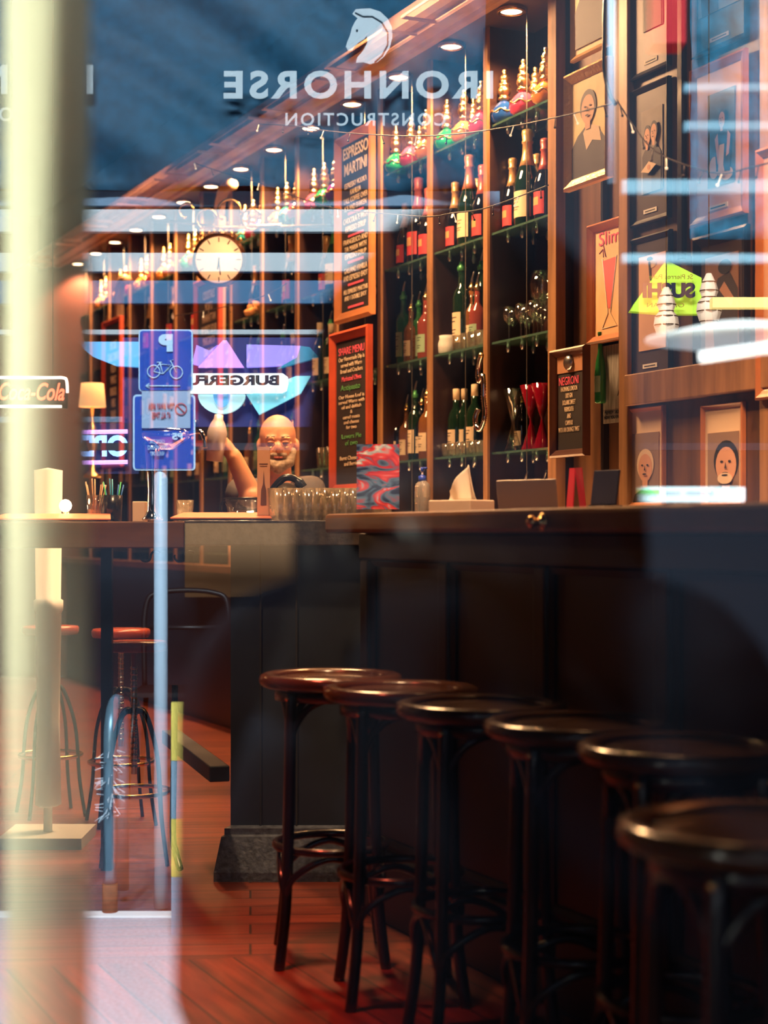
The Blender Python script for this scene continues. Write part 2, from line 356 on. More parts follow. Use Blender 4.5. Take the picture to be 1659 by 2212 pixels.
# recessed downlights, one over each bay
for k in range(NB):
    rc = rd(k)-SP*0.5
    where = ['nearest the picture wall', 'second from the picture wall', 'third from the picture wall', 'hidden behind the tall chalkboard'][k] if k < 4 else 'number %d along from the picture wall' % (k+1)
    where = {4: 'just left of the tall chalkboard', 5: 'two left of the tall chalkboard', 6: 'three left of the tall chalkboard, over the toy dog', 7: 'right of the wall clock bracket', 8: 'above the wall clock', 9: 'just past the clock', 10: 'two past the clock', 11: 'three past the clock', 12: 'second from the far end', 13: 'at the far end'}.get(k, where)
    t = thing('downlight', 'round warm downlight in soffit, '+where, 'downlight', wl(rc, 3.27, 3.222), ROTZ, 'downlights over the back bar')
    MB().lathe([(0.05, 0.025), (0.055, 0.02), (0.06, 0), (0.045, 0), (0.042, 0.015), (0.05, 0.025)], 20).build('trim_ring', M['brass'], t)
    MB().lathe([(0.001, 0.006), (0.046, 0.006), (0.046, 0.012), (0.001, 0.012)], 20).build('lamp_face', M['lampw'], t)
    l = light('SPOT', 'downlight_beam', wl(rc, 3.27, 3.21), wl(rc, 3.36, 1.6), 105 if k < 9 else 75, WARM, 0.04, spot=2.3, blend=0.5)
for k in (6, 9):
    pil = thing('mirror_frame_pilaster', 'pale carved frame pilaster with arched head, %s' % ('behind the hanging clock' if k == 6 else 'far down the back bar'), 'pilaster', wl(wr(474 if k == 6 else 256, 3.24), 3.24, 2.25 if k == 6 else 2.0), ROTZ)
    MB().box(-0.04, 0.04, -0.02, 0.03, 0, 0.75).build('shaft', mat('pale gilt wood', (0.45, 0.28, 0.18), 0.4), pil, bevel=0.008)
    MB().tube(arc((0.16, 0, 0.75), 0.16, PI, PI*0.35, 10), 0.035, 8).build('arch', mat('pale gilt wood', (1, 1, 1)), pil)

# ------------------------------------------------------------------ bottle prototypes (built at the origin, base at z=0)
def champagne(foil, lab, glass, s=1.0, name='champagne_bottle', lab2=None):
    t = thing(name, '', 'bottle')
    MB().lathe([(0.0, 0.0), (0.040, 0), (0.043, 0.006), (0.043, 0.135), (0.040, 0.155), (0.030, 0.185), (0.019, 0.215), (0.015, 0.235), (0.014, 0.28)], 24).build('bottle_glass', M[glass], t)
    MB().lathe([(0.0272, 0.195), (0.0205, 0.217), (0.0165, 0.24), (0.0155, 0.268), (0.0185, 0.270), (0.0185, 0.276), (0.0160, 0.279), (0.0190, 0.300), (0.0175, 0.312), (0.008, 0.316), (0, 0.316)], 20).build('foil_neck', M[foil], t)
    lb = MB().lathe([(0.0436, 0.028), (0.0436, 0.112)], 16, a0=-PI/2-0.95, a1=-PI/2+0.95).build('label', M[lab], t)
    m = MB()
    if lab2:
        m.lathe([(0.0441, 0.062), (0.0441, 0.092)], 8, a0=-PI/2-0.4, a1=-PI/2+0.4)
        m.build('label_emblem', M['goldf'], lb)
    else:
        for i, (u, w) in enumerate([(0.085, 0.5), (0.075, 0.35), (0.06, 0.45), (0.052, 0.3)]): m.lathe([(0.0440, u), (0.0440, u+0.0022)], 8, a0=-PI/2-w, a1=-PI/2+w*0.8)
        m.build('label_lettering', M['ink'], lb)
    return t
CH = dict(peach=champagne('peach', 'labelc', 'dgreen'), gold=champagne('goldf', 'labelr', 'dblack', lab2=1), rose=champagne('rose', 'labelr', 'dblack', lab2=1), cream=champagne('goldf', 'labelc', 'dgreen'), green=champagne('greenf', 'labelc', 'dgreen'))
def jewel(c):
    t = thing('jewelled_bottle', '', 'bottle')
    MB().lathe([(0, 0), (0.030, 0), (0.050, 0.012), (0.058, 0.035), (0.052, 0.062), (0.034, 0.085), (0.018, 0.098), (0.014, 0.106)], 18, flute=9, fa=0.05).build('bottle_glass', GEM[c], t)
    MB().lathe([(0.019, 0.100), (0.026, 0.106), (0.026, 0.113), (0.018, 0.118), (0.022, 0.126), (0.027, 0.136), (0.027, 0.150), (0.020, 0.158), (0.024, 0.164), (0.024, 0.172), (0.014, 0.180), (0.017, 0.190), (0.019, 0.200), (0.012, 0.212), (0.007, 0.216), (0.010, 0.224), (0.009, 0.233), (0, 0.238)], 16, flute=8, fa=0.08).build('gold_stopper', M['gold'], t)
    MB().tube([(math.cos(a)*0.055, math.sin(a)*0.055, 0.052+0.006*math.sin(a*6)) for a in [2*PI*i/36 for i in range(36)]], 0.004, 6, closed=True).build('gold_collar', M['gold'], t)
    return t
JW = {c: jewel(c) for c in GEM}
def spirit(body, lab, shape='round', pour=True):
    t = thing('spirit_bottle', '', 'bottle')
    p = {'round': [(0, 0), (0.036, 0), (0.038, 0.005), (0.038, 0.155), (0.034, 0.175), (0.016, 0.200), (0.013, 0.215), (0.013, 0.265)],
         'tall': [(0, 0), (0.031, 0), (0.033, 0.005), (0.034, 0.20), (0.028, 0.222), (0.014, 0.24), (0.013, 0.30)],
         'wine': [(0, 0), (0.036, 0), (0.038, 0.005), (0.038, 0.17), (0.030, 0.20), (0.015, 0.225), (0.0135, 0.30)],
         'square': [(0, 0), (0.040, 0), (0.042, 0.005), (0.042, 0.14), (0.037, 0.155), (0.015, 0.17), (0.013, 0.22)]}[shape]
    top = p[-1][1]
    MB().lathe(p, 4 if shape == 'square' else 22, M4=Matrix.Rotation(PI/4, 4, 'Z') if shape == 'square' else None).build('bottle_glass', M[body] if body in M else GEM[body], t)
    r = (p[3][0]+0.0006) if shape != 'square' else 0
    if shape == 'square': lb = MB().box(-0.026, 0.026, -0.0312, -0.0302, 0.03, 0.11).build('label', M[lab], t)
    else: lb = MB().lathe([(r, 0.035), (r, p[3][1]*0.72)], 14, a0=-PI/2-0.95, a1=-PI/2+0.95).build('label', M[lab], t)
    m = MB(); rr = (r+0.0006) if r else 0.0318
    for u, w in (((0.62, 0.5), (0.55, 0.32), (0.4, 0.42), (0.34, 0.3)) if r else ((0.5, 0.5),)):
        z = p[3][1]*u
        if r: m.lathe([(rr, z), (rr, z+0.003)], 8, a0=-PI/2-w, a1=-PI/2+w)
        else: m.box(-w*0.045, w*0.045, -0.0318, -0.0311, z, z+0.003)
    m.build('label_lettering', M['ink'], lb)
    if pour:
        MB().lathe([(0.016, top-0.004), (0.017, top+0.01), (0.010, top+0.018), (0.009, top+0.03)], 12).build('cap', M['greenf'] if body in ('green', 'dgreen') else M['brass'], t)
        MB().tube([(0, 0, top+0.02), (0.002, 0, top+0.04), (0.012, 0, top+0.06), (0.02, 0, top+0.072)], [0.008, 0.006, 0.0045, 0.004], 8).build('pourer_spout', M['steel'], t)
    else: MB().lathe([(0.0150, top-0.045), (0.0152, top+0.004), (0.012, top+0.006), (0, top+0.006)], 12).build('capsule', M[lab], t)
    return t
SPR = dict(green=spirit('green', 'labelg', 'tall'), amber=spirit('amber', 'labelc', 'round'), square=spirit('amber', 'labelr', 'square'), dark=spirit('dgreen', 'labelc', 'tall'),
           wine=spirit('dgreen', 'labelc', 'wine', False), black=spirit('dblack', 'labelc', 'round'), pinkish=spirit('ambpink', 'labelg', 'round'))
cutg = clear_mat('cut glass', (1.0, 0.97, 0.92), 0.38, 0.08)
_nt = cutg.node_tree; _df = _nt.nodes.new('ShaderNodeBsdfTranslucent'); _df.inputs[0].default_value = (1, 0.85, 0.62, 1); _d2 = _nt.nodes.new('ShaderNodeMixShader'); _d2.inputs[0].default_value = 0.16  # warm translucent mix stands in for golden light caught in the glasses
_out = [n_ for n_ in _nt.nodes if n_.type == 'OUTPUT_MATERIAL'][0]; _src = _out.inputs[0].links[0].from_socket
_nt.links.new(_src, _d2.inputs[1]); _nt.links.new(_df.outputs[0], _d2.inputs[2]); _nt.links.new(_d2.outputs[0], _out.inputs[0])
def tumbler():
    t = tag(MB().lathe([(0, 0), (0.026, 0), (0.030, 0.004), (0.034, 0.085), (0.032, 0.085), (0.027, 0.014), (0, 0.012)], 30, flute=10, fa=0.06).build('glass_tumbler', cutg), '', 'glass'); return t
TUM = tumbler()
def wineglass():
    return tag(MB().lathe([(0.033, 0.0), (0.033, 0.002), (0.006, 0.008), (0.0045, 0.014), (0.0045, 0.085), (0.012, 0.093), (0.032, 0.115), (0.037, 0.145), (0.031, 0.185), (0.030, 0.185), (0.035, 0.145), (0.030, 0.117), (0.0, 0.10)], 18).build('wine_glass', M['clear']), '', 'glass')
WG = wineglass()
def vflute(m, name):
    return tag(MB().lathe([(0.042, 0), (0.042, 0.004), (0.030, 0.03), (0.007, 0.11), (0.007, 0.125), (0.016, 0.15), (0.046, 0.26), (0.044, 0.26), (0.014, 0.15), (0, 0.13)], 18).build(name, m), '', 'glass')
VF = vflute(M['clear'], 'hourglass_cocktail_glass'); VR = vflute(mat('ruby glass', (0.30, 0.005, 0.02), 0.06, trans=0.4, coat=0.5), 'ruby_glass_vase')
BAYN = ['bay nearest picture wall', 'second bay from picture wall', 'bay right of chalkboards', 'bay behind chalkboards', 'bay left of chalkboards', 'bay between chalkboards and dog', 'bay with toy dog', 'bay right of clock', 'bay behind clock', 'bay just past clock', 'second bay past clock', 'third bay past clock', 'second last bay', 'farthest bay']
POS = ['leftmost', 'second', 'third', 'fourth', 'rightmost']
def onshelf(proto, k, u, j, label, group, q=3.44, sc=None, dz=0.0, rot=0):
    q = 3.36+(q-3.34)*0.5
    if u > 1: u = (wr(u, q)-rd(k+1))/SP          # given as a column of the photograph
    else: u = 0.10+u*0.72
    return place(proto, wl(rd(k+1)+SP*u, q, SHZ[j]+0.0005+dz), ROTZ+rot, label, group, sc)
cols = [['blue', 'purple', 'pink', 'pink', 'orange'], ['green', 'orange', 'orange', 'pink', 'pink'], ['green', 'orange', 'pink', 'pink', 'orange'], ['green', 'blue', 'pink', 'orange', 'teal'],
        ['pink', 'orange', 'green', 'teal', 'purple'], ['orange', 'orange', 'teal', 'purple', 'pink'], ['teal', 'orange', 'pink', 'pink', 'blue'], ['teal', 'green', 'blue', 'pink', 'orange']]
JPX = {0: (1090, 1106, 1131, 1157, 1180), 1: (966, 982, 1003, 1023, 1041), 2: (856, 871, 889, 907, 923)}
CPX = {0: (1108, 1140, 1161, 1178), 1: (984, 1015, 1034, 1043), 2: (876, 905, 921, 926)}
for k in range(13):
    cc = cols[k] if k < 8 else [random.choice(['orange', 'pink', 'green', 'orange']) for _ in range(5)]
    for i, c in enumerate(cc):
        if k == 3: continue
        onshelf(JW[c], k, JPX[k][i] if k in JPX else 0.1+0.19*i, 0, '%s bottle with gold stopper, %s on top shelf, %s' % (c, POS[i], BAYN[k]), 'gold-stoppered jewel bottles on the top shelf', q=3.34+0.20*(i % 2), sc=0.98)
for k in range(13):
    if k == 3: continue
    g = 'champagne bottles on the second shelf'
    L = 'on second shelf, '+BAYN[k]
    onshelf(CH['gold'], k, CPX[k][0] if k in CPX else 0.30, 1, 'gold-necked black bottle with crimson label '+L, g, q=3.42, sc=1.0)
    if k in (0, 1, 2): onshelf(CH['cream' if k == 0 else 'peach' if k == 1 else 'rose'], k, CPX[k][1], 1, 'tall magnum with %s foil neck %s' % ({0: 'gold', 1: 'peach', 2: 'rose'}[k], L), g, q=3.39, sc=1.27)
    elif k != 6: onshelf(CH['green' if k == 4 else 'gold'], k, 0.70 if k == 4 else 0.5, 1, 'tall magnum with %s foil neck %s' % ('green' if k == 4 else 'gold', L), g, q=3.39, sc=1.25)
    onshelf(CH['cream'], k, CPX[k][2] if k in CPX else 0.72 if k != 4 else 0.45, 1, 'gold-necked bottle with cream label '+L, g, q=3.53, sc=1.0)
    if k < 5: onshelf(CH['rose'], k, CPX[k][3] if k in CPX else 0.95, 1, 'rose-necked bottle with crimson label '+L, g, q=3.42, sc=1.08)
# third shelf
L0 = 'third shelf, '
for i in range(9): onshelf(WG, 0, (1100, 1108, 1117, 1126, 1135, 1144, 1153, 1162, 1171)[i], 2, 'clear wine glass standing in a cluster on the third shelf, bay nearest the picture wall', 'wine glasses on the third shelf', q=3.36+0.10*(i % 3), sc=0.78)
onshelf(WG, 0, 1172, 2, 'tallest long-stemmed glass behind the wine glass cluster, beside the wide post', 'wine glasses on the third shelf', q=3.52, sc=1.5)
gs = 'spirit bottles on the back bar shelves'
onshelf(SPR['dark'], 1, 998, 2, 'tall dark bottle with large label and pourer '+L0+BAYN[1], gs, q=3.40, sc=1.22)
onshelf(SPR['square'], 1, 975, 2, 'amber square bottle left of the large cream label '+L0+BAYN[1], gs, q=3.50, sc=1.1)
onshelf(SPR['amber'], 1, 1020, 2, 'amber round bottle right of the large cream label '+L0+BAYN[1], gs, q=3.47, sc=1.05)
onshelf(SPR['pinkish'], 1, 1032, 2, 'pink bottle with pourer '+L0+BAYN[1], gs, q=3.43)
onshelf(SPR['dark'], 1, 1041, 2, 'dark bottle half hidden by the divider '+L0+BAYN[1], gs, q=3.50, sc=1.2)
for i, u in enumerate((992, 1010, 1026, 1040)): onshelf(TUM, 1, u, 2, '%s small clear tumbler before the spirit bottles, %s' % (['leftmost', 'second', 'third', 'rightmost'][i], L0+BAYN[1]), 'tumblers on the third shelf', q=3.34, sc=0.85)
jar = tag(MB().lathe([(0, 0), (0.034, 0), (0.042, 0.012), (0.044, 0.05), (0.036, 0.07), (0.038, 0.086), (0.030, 0.088), (0, 0.08)], 20).build('ceramic_jar', mat('frosted ceramic', (0.7, 0.68, 0.62), 0.5)), '', 'jar')
onshelf(jar, 1, 967, 2, 'small frosted pale jar at the left end of the third shelf, second bay', None, q=3.37)
onshelf(SPR['green'], 2, 872, 2, 'tall bright green bottle with pourer '+L0+BAYN[2], gs, q=3.38, sc=1.05)
onshelf(SPR['amber'], 2, 889, 2, 'dark red bottle with cream label '+L0+BAYN[2], gs, q=3.40, sc=0.95)
onshelf(SPR['green'], 2, 905, 2, 'green bottle with pale green label beside the red one '+L0+BAYN[2], gs, q=3.46, sc=0.9)
onshelf(SPR['pinkish'], 2, 921, 2, 'pink bottle with pourer at the right-hand divider '+L0+BAYN[2], gs, q=3.42, sc=1.08)
# fourth shelf
L0 = 'fourth shelf, '
for i, u in enumerate((1080, 1109)): onshelf(VF, 0, u, 3, 'tall clear hourglass-shaped glass, %s of two on the fourth shelf beside the ruby vases' % ['left', 'right'][i], 'hourglass glasses on the fourth shelf', q=3.38, sc=1.0)
onshelf(SPR['black'], 0, 1127, 3, 'squat dark bottle with cream label between hourglass glass and ruby vase', gs, q=3.50, sc=0.8)
for i, u in enumerate((1148, 1172)): onshelf(VR, 0, u, 3, 'deep red hourglass vase, %s of two on the fourth shelf beside the wide post' % ['left', 'right'][i], 'ruby vases on the fourth shelf', q=3.40, sc=1.02)
onshelf(SPR['wine'], 1, 972, 3, 'dark wine bottle with pale capsule, left end '+L0+BAYN[1], gs, q=3.52, sc=1.0)
onshelf(SPR['wine'], 1, 986, 3, 'dark wine bottle with cream label, second from left '+L0+BAYN[1], gs, q=3.42, sc=1.0)
onshelf(SPR['wine'], 1, 1004, 3, 'dark wine bottle with cream label, third from left '+L0+BAYN[1], gs, q=3.48, sc=1.0)
onshelf(SPR['wine'], 1, 1026, 3, 'dark wine bottle behind the hanging silver coil '+L0+BAYN[1], gs, q=3.42, sc=1.02)
for i in range(6): onshelf(TUM, 1, 966+14.5*i, 3, '%s shot glass in the row in front of the wine bottles, fourth shelf' % ['first', 'second', 'third', 'fourth', 'fifth', 'sixth'][i], 'shot glasses on the fourth shelf', q=3.345, sc=0.72)
for i, (n_, u, s_) in enumerate((('black', 858, 0.9), ('amber', 879, 0.95), ('dark', 897, 1.0), ('black', 912, 1.0), ('amber', 924, 1.1))):
    onshelf(SPR[n_], 2, u, 3, ['squat black bottle with cream label, leftmost', 'slim amber bottle, second', 'tall black bottle with long cream strip label, third', 'black bottle with green cap, fourth', 'copper-coloured bottle, rightmost'][i]+' '+L0+BAYN[2], gs, q=3.40+0.05*(i % 2), sc=s_)
onshelf(SPR['green'], 2, 0.45, 4, 'low green-topped bottle on the bottom shelf behind the sanitiser bottle', gs, q=3.40, sc=0.9)
for i, u in enumerate((0.3, 0.7)): onshelf(SPR['green'], 0, u, 4, 'green-capped bottle on the bottom shelf, its tip showing above the laptop, %s one' % ['left', 'right'][i], gs, q=3.40, sc=1.0)
# the bays left of the chalkboards: lower shelves
for k in range(4, 13):
    for j in (2, 3):
        for i in range(4):
            n_ = random.choice(['amber', 'dark', 'green', 'black', 'wine'])
            if k in (4,) and j == 3: onshelf(TUM, k, 0.3+0.16*i, j, '%s clear tumbler on the fourth shelf, right of the bartender' % ['first', 'second', 'third', 'fourth'][i], 'tumblers right of the bartender', q=3.40, sc=1.3); continue
            onshelf(SPR[n_], k, 0.18+0.2*i, j, '%s bottle, %s on %s shelf, %s' % ({'amber': 'amber', 'dark': 'tall dark green', 'green': 'bright green', 'black': 'black', 'wine': 'dark wine'}[n_], ['leftmost', 'second', 'third', 'rightmost'][i], ['third', 'fourth'][j-2], BAYN[k]), gs, q=3.38+0.06*(i % 2), sc=0.95+0.1*random.random())

# hanging coiled silver ornament on the divider
hc = wp(1040, 770, 3.24)
t = thing('coiled_metal_ornament', 'silver coiled ornament hanging in a J shape on the divider between first two bays', 'ornament', hc, ROTZ)
pts = [Vector((0, 0, 0)), Vector((-0.02, 0, -0.03)), Vector((-0.03, 0, -0.07)), Vector((-0.015, 0, -0.10)), Vector((0.01, 0, -0.08)), Vector((0.02, 0, -0.11)), Vector((0.02, 0, -0.17)), Vector((0.03, 0, -0.22)), Vector((0.035, -0.005, -0.26)), Vector((0.01, -0.01, -0.30)), Vector((-0.025, -0.01, -0.285)), Vector((-0.035, -0.01, -0.25)), Vector((-0.025, 0, -0.215))]
def smooth(ps, n=6):
    out = []
    for i in range(len(ps)-1):
        p0, p1, p2, p3 = ps[max(i-1, 0)], ps[i], ps[i+1], ps[min(i+2, len(ps)-1)]
        for k in range(n):
            u = k/n; out.append(0.5*((2*p1)+(p2-p0)*u+(2*p0-5*p1+4*p2-p3)*u*u+(3*p1-p0-3*p2+p3)*u**3))
    return out+[ps[-1]]
sm = smooth(pts, 10)
MB().tube(sm, [0.008+0.004*(i % 2) for i in range(len(sm))], 10).build('coil', M['chrome'], t)
MB().ball((0, 0, 0.004), 0.012).build('hook', M['brass'], t)

# ------------------------------------------------------------------ wall clock, toy dog, bunting of string lights
cc = P(474, 562, 8.1)
t = thing('wall_clock', 'round station clock with ornate crown hanging from a scroll bracket above the back bar', 'clock', cc, 0.0)
RC = 0.118
MB().lathe([(0.0, -0.02), (RC+0.004, -0.02), (RC+0.014, -0.005), (RC+0.012, 0.012), (RC, 0.016), (RC-0.004, 0.02), (RC-0.005, 0.006), (0, 0.006)], 40, M4=Matrix.Rotation(PI/2, 4, 'X')).build('case', mat('dark bronze', (0.12, 0.05, 0.03), 0.35, 0.8), t)
MB().lathe([(0.0, 0.0), (RC-0.006, 0.0), (RC-0.006, 0.008), (0, 0.008)], 40, M4=Matrix.Translation((0, -0.008, 0)) @ Matrix.Rotation(PI/2, 4, 'X')).build('dial', mat('lit cream dial', (0.9, 0.7, 0.5), 0.5, emit=(1.0, 0.52, 0.26), es=0.9), t)
mb = MB()
for i in range(12):
    a = i*PI/6; mb.box(-0.0025, 0.0025, -0.018, -0.0165, RC*0.72, RC*0.92, Matrix.Rotation(a, 4, 'Y'))
mb.build('hour_marks', M['ink'], t)
for a, l_, w in ((PI+0.12, 0.05, 0.004), (PI-0.1, 0.075, 0.003)): MB().box(-w, w, -0.021, -0.0195, -0.01, l_, Matrix.Rotation(a, 4, 'Y')).build('hand', M['ink'], t)
mb = MB()
for i in range(-4, 5):
    a = PI/2-i*0.2; mb.tube([Vector((math.cos(a)*(RC+0.01), 0, math.sin(a)*(RC+0.01))), Vector((math.cos(a-0.05)*(RC+0.03), 0, math.sin(a-0.05)*(RC+0.03))), Vector((math.cos(a+0.08)*(RC+0.028), 0, math.sin(a+0.08)*(RC+0.028)))], 0.006, 6)
mb.build('crown_ornament', M['gold'], t)
mb = MB()
for cx, r_, a0, a1 in ((-0.06, 0.05, 0, PI*1.4), (0.05, 0.055, -0.3, PI*1.3), (0.16, 0.05, PI*0.1, PI*1.7), (-0.16, 0.035, 0, PI*1.5)): mb.tube(arc((cx, 0.0, 0.22+0.02*math.sin(cx*30)), r_, a0, a1, 14), 0.007, 6)
mb.tube([(-0.24, 0, 0.19), (0, 0, 0.16), (0.3, 0, 0.17)], 0.007, 6); mb.tube([(0, 0, RC), (0, 0, 0.16)], 0.006, 6)
mb.tube([(0, 0.02, 0.16), (0.55, 0.5, 0.26)], 0.008, 6)
mb.build('scroll_bracket', M['brass'], t)
dg = wl(rd(7)+SP*0.72, 3.36, SHZ[1])
t = thing('toy_dog', 'tan plush toy dog lying on the second shelf with its head over the edge', 'toy', dg, ROTZ)
fur = mat('tan plush', (0.75, 0.34, 0.12), 0.9, noise=0.3, scale=40, bump=0.5)
MB().ball((0.05, 0.04, 0.055), (0.10, 0.055, 0.055), 16).build('body', mat('grey plush coat', (0.35, 0.25, 0.25), 0.9), t)
hd = MB().ball((-0.09, -0.01, 0.045), (0.055, 0.048, 0.045), 16).ball((-0.135, -0.03, 0.028), (0.032, 0.026, 0.024), 12).build('head', fur, t)
MB().ball((-0.164, -0.036, 0.034), 0.009, 8).build('nose', M['ink'], hd)
for s_ in (-1, 1): MB().ball((-0.08, 0.0+s_*0.04, 0.07), (0.02, 0.010, 0.028), 10).build('ear', mat('dark brown plush', (0.12, 0.04, 0.02), 0.9), hd)
for s_ in (-1, 1): MB().tube([(-0.02, s_*0.03, 0.03), (-0.07, -0.03+s_*0.05, 0.012)], [0.022, 0.016], 10).build('paw', fur, t)
for nm, pts_, q in (('from the gilt frame across under the top shelf', [(1330, 222), (1240, 245), (1180, 258), (1110, 272), (1000, 288), (900, 294), (790, 290), (700, 282), (640, 272), (560, 268)], 2.6),
                  ('draped across the champagne bottles to the clock', [(1185, 400), (1120, 425), (1040, 452), (980, 460), (930, 468), (860, 464), (790, 458), (730, 452), (640, 425), (560, 395), (480, 372), (420, 352)], 2.7),
                  ('hanging down to the right over the framed photographs', [(1332, 215), (1362, 262), (1400, 312), (1440, 340), (1500, 362), (1560, 375), (1620, 362), (1670, 350)], 2.6),
                  ('low strand below the clock', [(380, 682), (440, 672), (520, 655), (580, 635), (620, 612)], 2.8)):
    base = wp(*pts_[0], q)
    t = thing('string_lights', 'thin dark string of tiny bulbs, '+nm, 'string lights', base, 0, 'string lights')
    ps = smooth([wp(a, b, q)-base for a, b in pts_], 6)
    MB().tube(ps, 0.0022, 6).build('wire', M['wire'], t)
    for i in range(2, len(ps), 4):
        d = Vector((random.uniform(-0.012, 0.012), 0, -0.03 if i % 8 else 0.025))
        MB().tube([ps[i], ps[i]+d], 0.0018, 5).ball(ps[i]+d, 0.0045, 8).build('bulb', M['bulb'] if i % 3 == 0 else M['wire'], t)
base = wp(1312, 0, 2.55)
tag(MB().tube([v_-base for v_ in smooth([wp(1318, -60, 2.55), wp(1308, 0, 2.55), wp(1306, 90, 2.55), wp(1306, 150, 2.55), wp(1318, 205, 2.55), wp(1330, 225, 2.55)], 8)], 0.006, 8).build('power_cable', M['blackm'], loc=base), 'thick black cable hanging down past the gilt portrait frame', 'cable')

# ------------------------------------------------------------------ chalkboards
def board(name, label, px0, px1, pyc_top, pyc_bot, q, fm, fw, back=M['slate']):
    pc = (px0+px1)/2; r_0, r_1 = wr(px0, q), wr(px1, q); rc = (r_0+r_1)/2
    D = (rc*SN*0+0); 
    loc = wl(rc, q, 0); Dc = loc.y; zt = H+(HZ-pyc_top)/F*Dc; zb = H+(HZ-pyc_bot)/F*Dc
    t = thing(name, label, 'chalkboard' if 'chalk' in name else 'sign', wl(rc, q, zb), ROTZ)
    w, h = abs(r_1-r_0), zt-zb
    MB().box(-w/2+fw*0.5, w/2-fw*0.5, -0.006, 0.0, fw*0.5, h-fw*0.5).build('panel', back, t)
    MB().frame(w, h, fw, 0.03).build('board_frame', fm, t)
    return t, w, h
woodf = mat('orange stained frame wood', (0.55, 0.20, 0.07), 0.35, noise=0.2, scale=6)
t, w, h = board('tall_chalkboard', 'tall narrow chalkboard menu headed Espresso Martini in an orange frame', 733, 812, 283, 690, 3.10, woodf, 0.045)
y_ = -0.008
text('heading', 'ESPRESSO\nMARTINI', 0.06, M['chalk'], t, (0, y_, h*0.855), w=w*0.68, h=h*0.15, bold=0.001)
text('chalk_lettering', 'ESPRESSO VODKA\nKAHLUA\nTALL COFFEE OVER\nICE AND SHAKEN', 0.03, M['chalk'], t, (0, y_, h*0.665), w=w*0.66, h=h*0.15)
text('chalk_lettering', 'CHOCOLATE WITH\nESPRESSO SYRUP', 0.03, M['chalk'], t, (0, y_, h*0.515), w=w*0.66, h=h*0.075)
text('chalk_lettering', 'FRANGELICO AND\nTIA MARIA WITH\nESPRESSO SYRUP', 0.03, M['chalk'], t, (0, y_, h*0.385), w=w*0.66, h=h*0.105)
text('chalk_lettering', 'GALLIANO VANILLA\nAND ESPRESSO SHOT', 0.03, M['chalk'], t, (0, y_, h*0.25), w=w*0.66, h=h*0.07)
text('chalk_lettering', 'ALL ESPRESSO MARTINIS\nAND 1 DOUBLE SHOT', 0.03, M['chalk'], t, (0, y_, h*0.14), w=w*0.66, h=h*0.06)
mb = MB()
for z in (0.575, 0.455, 0.315, 0.195, 0.075): mb.box(-w*0.2, w*0.22, y_-0.001, y_+0.001, h*z-0.006, h*z+0.004)
mb.build('pink_rule', M['pink'], t)
t, w, h = board('red_chalkboard', 'red framed chalkboard menu leaning below the tall chalkboard, lettered in cream, pink and green', 722, 806, 712, 1066, 2.95, M['red'], 0.042)
text('heading', 'SHARE MENU', 0.05, M['pink'], t, (0, y_, h*0.875), w=w*0.66, h=h*0.045)
text('chalk_lettering', 'Our Homemade Dip is\nserved with Warm\nBread and Crackers', 0.03, M['chalk'], t, (0, y_, h*0.79), w=w*0.66, h=h*0.10)
text('pink_heading', 'Marinated Olives', 0.03, M['pink'], t, (0, y_, h*0.705), w=w*0.5, h=h*0.03)
text('green_heading', 'Antipasto', 0.04, M['greenc'], t, (-0.01, y_, h*0.65), w=w*0.5, h=h*0.045)
text('chalk_lettering', 'Our House Loaf is\nserved Warm with\noil and dukkah\n&\ncured meats\nand cheese\nfor two', 0.03, M['chalk'], t, (0, y_, h*0.50), w=w*0.66, h=h*0.21)
text('green_heading', 'Lovers Pie\nof two', 0.04, M['greenc'], t, (0, y_, h*0.33), w=w*0.5, h=h*0.07)
text('chalk_lettering', 'Burnt Cheesecake\nand Berries', 0.03, M['chalk'], t, (0, y_, h*0.20), w=w*0.6, h=h*0.06)
t, w, h = board('small_chalkboard', 'dark framed Negroni cocktail board with a bottle cap at its top', 1200, 1276, 752, 987, 3.22, mat('dark walnut frame', (0.10, 0.035, 0.02), 0.3), 0.028)
MB().box(-w/2+0.028, w/2-0.028, -0.009, -0.0065, h*0.78, h-0.028).build('kraft_header', mat('kraft paper', (0.55, 0.25, 0.12), 0.8), t)
MB().lathe([(0.0, 0), (0.028, 0), (0.028, 0.008), (0.02, 0.016), (0.0, 0.018)], 24, M4=Matrix.Translation((-0.005, -0.009, h*0.865)) @ Matrix.Rotation(PI/2, 4, 'X') , flute=12, fa=0.04).build('bottle_cap', M['steel'], t)
text('pink_heading', 'NEGRONI', 0.03, M['pink'], t, (-0.014, y_, h*0.70), w=w*0.56, h=h*0.075)
text('chalk_lettering', 'HAYMANS LONDON\nDRY GIN\nDOLANS SWEET\nVERMOUTH\nAND\nCAMPARI\nWITH AN ORANGE TWIST', 0.03, M['chalk'], t, (-0.012, y_, h*0.44), w=w*0.60, h=h*0.42)
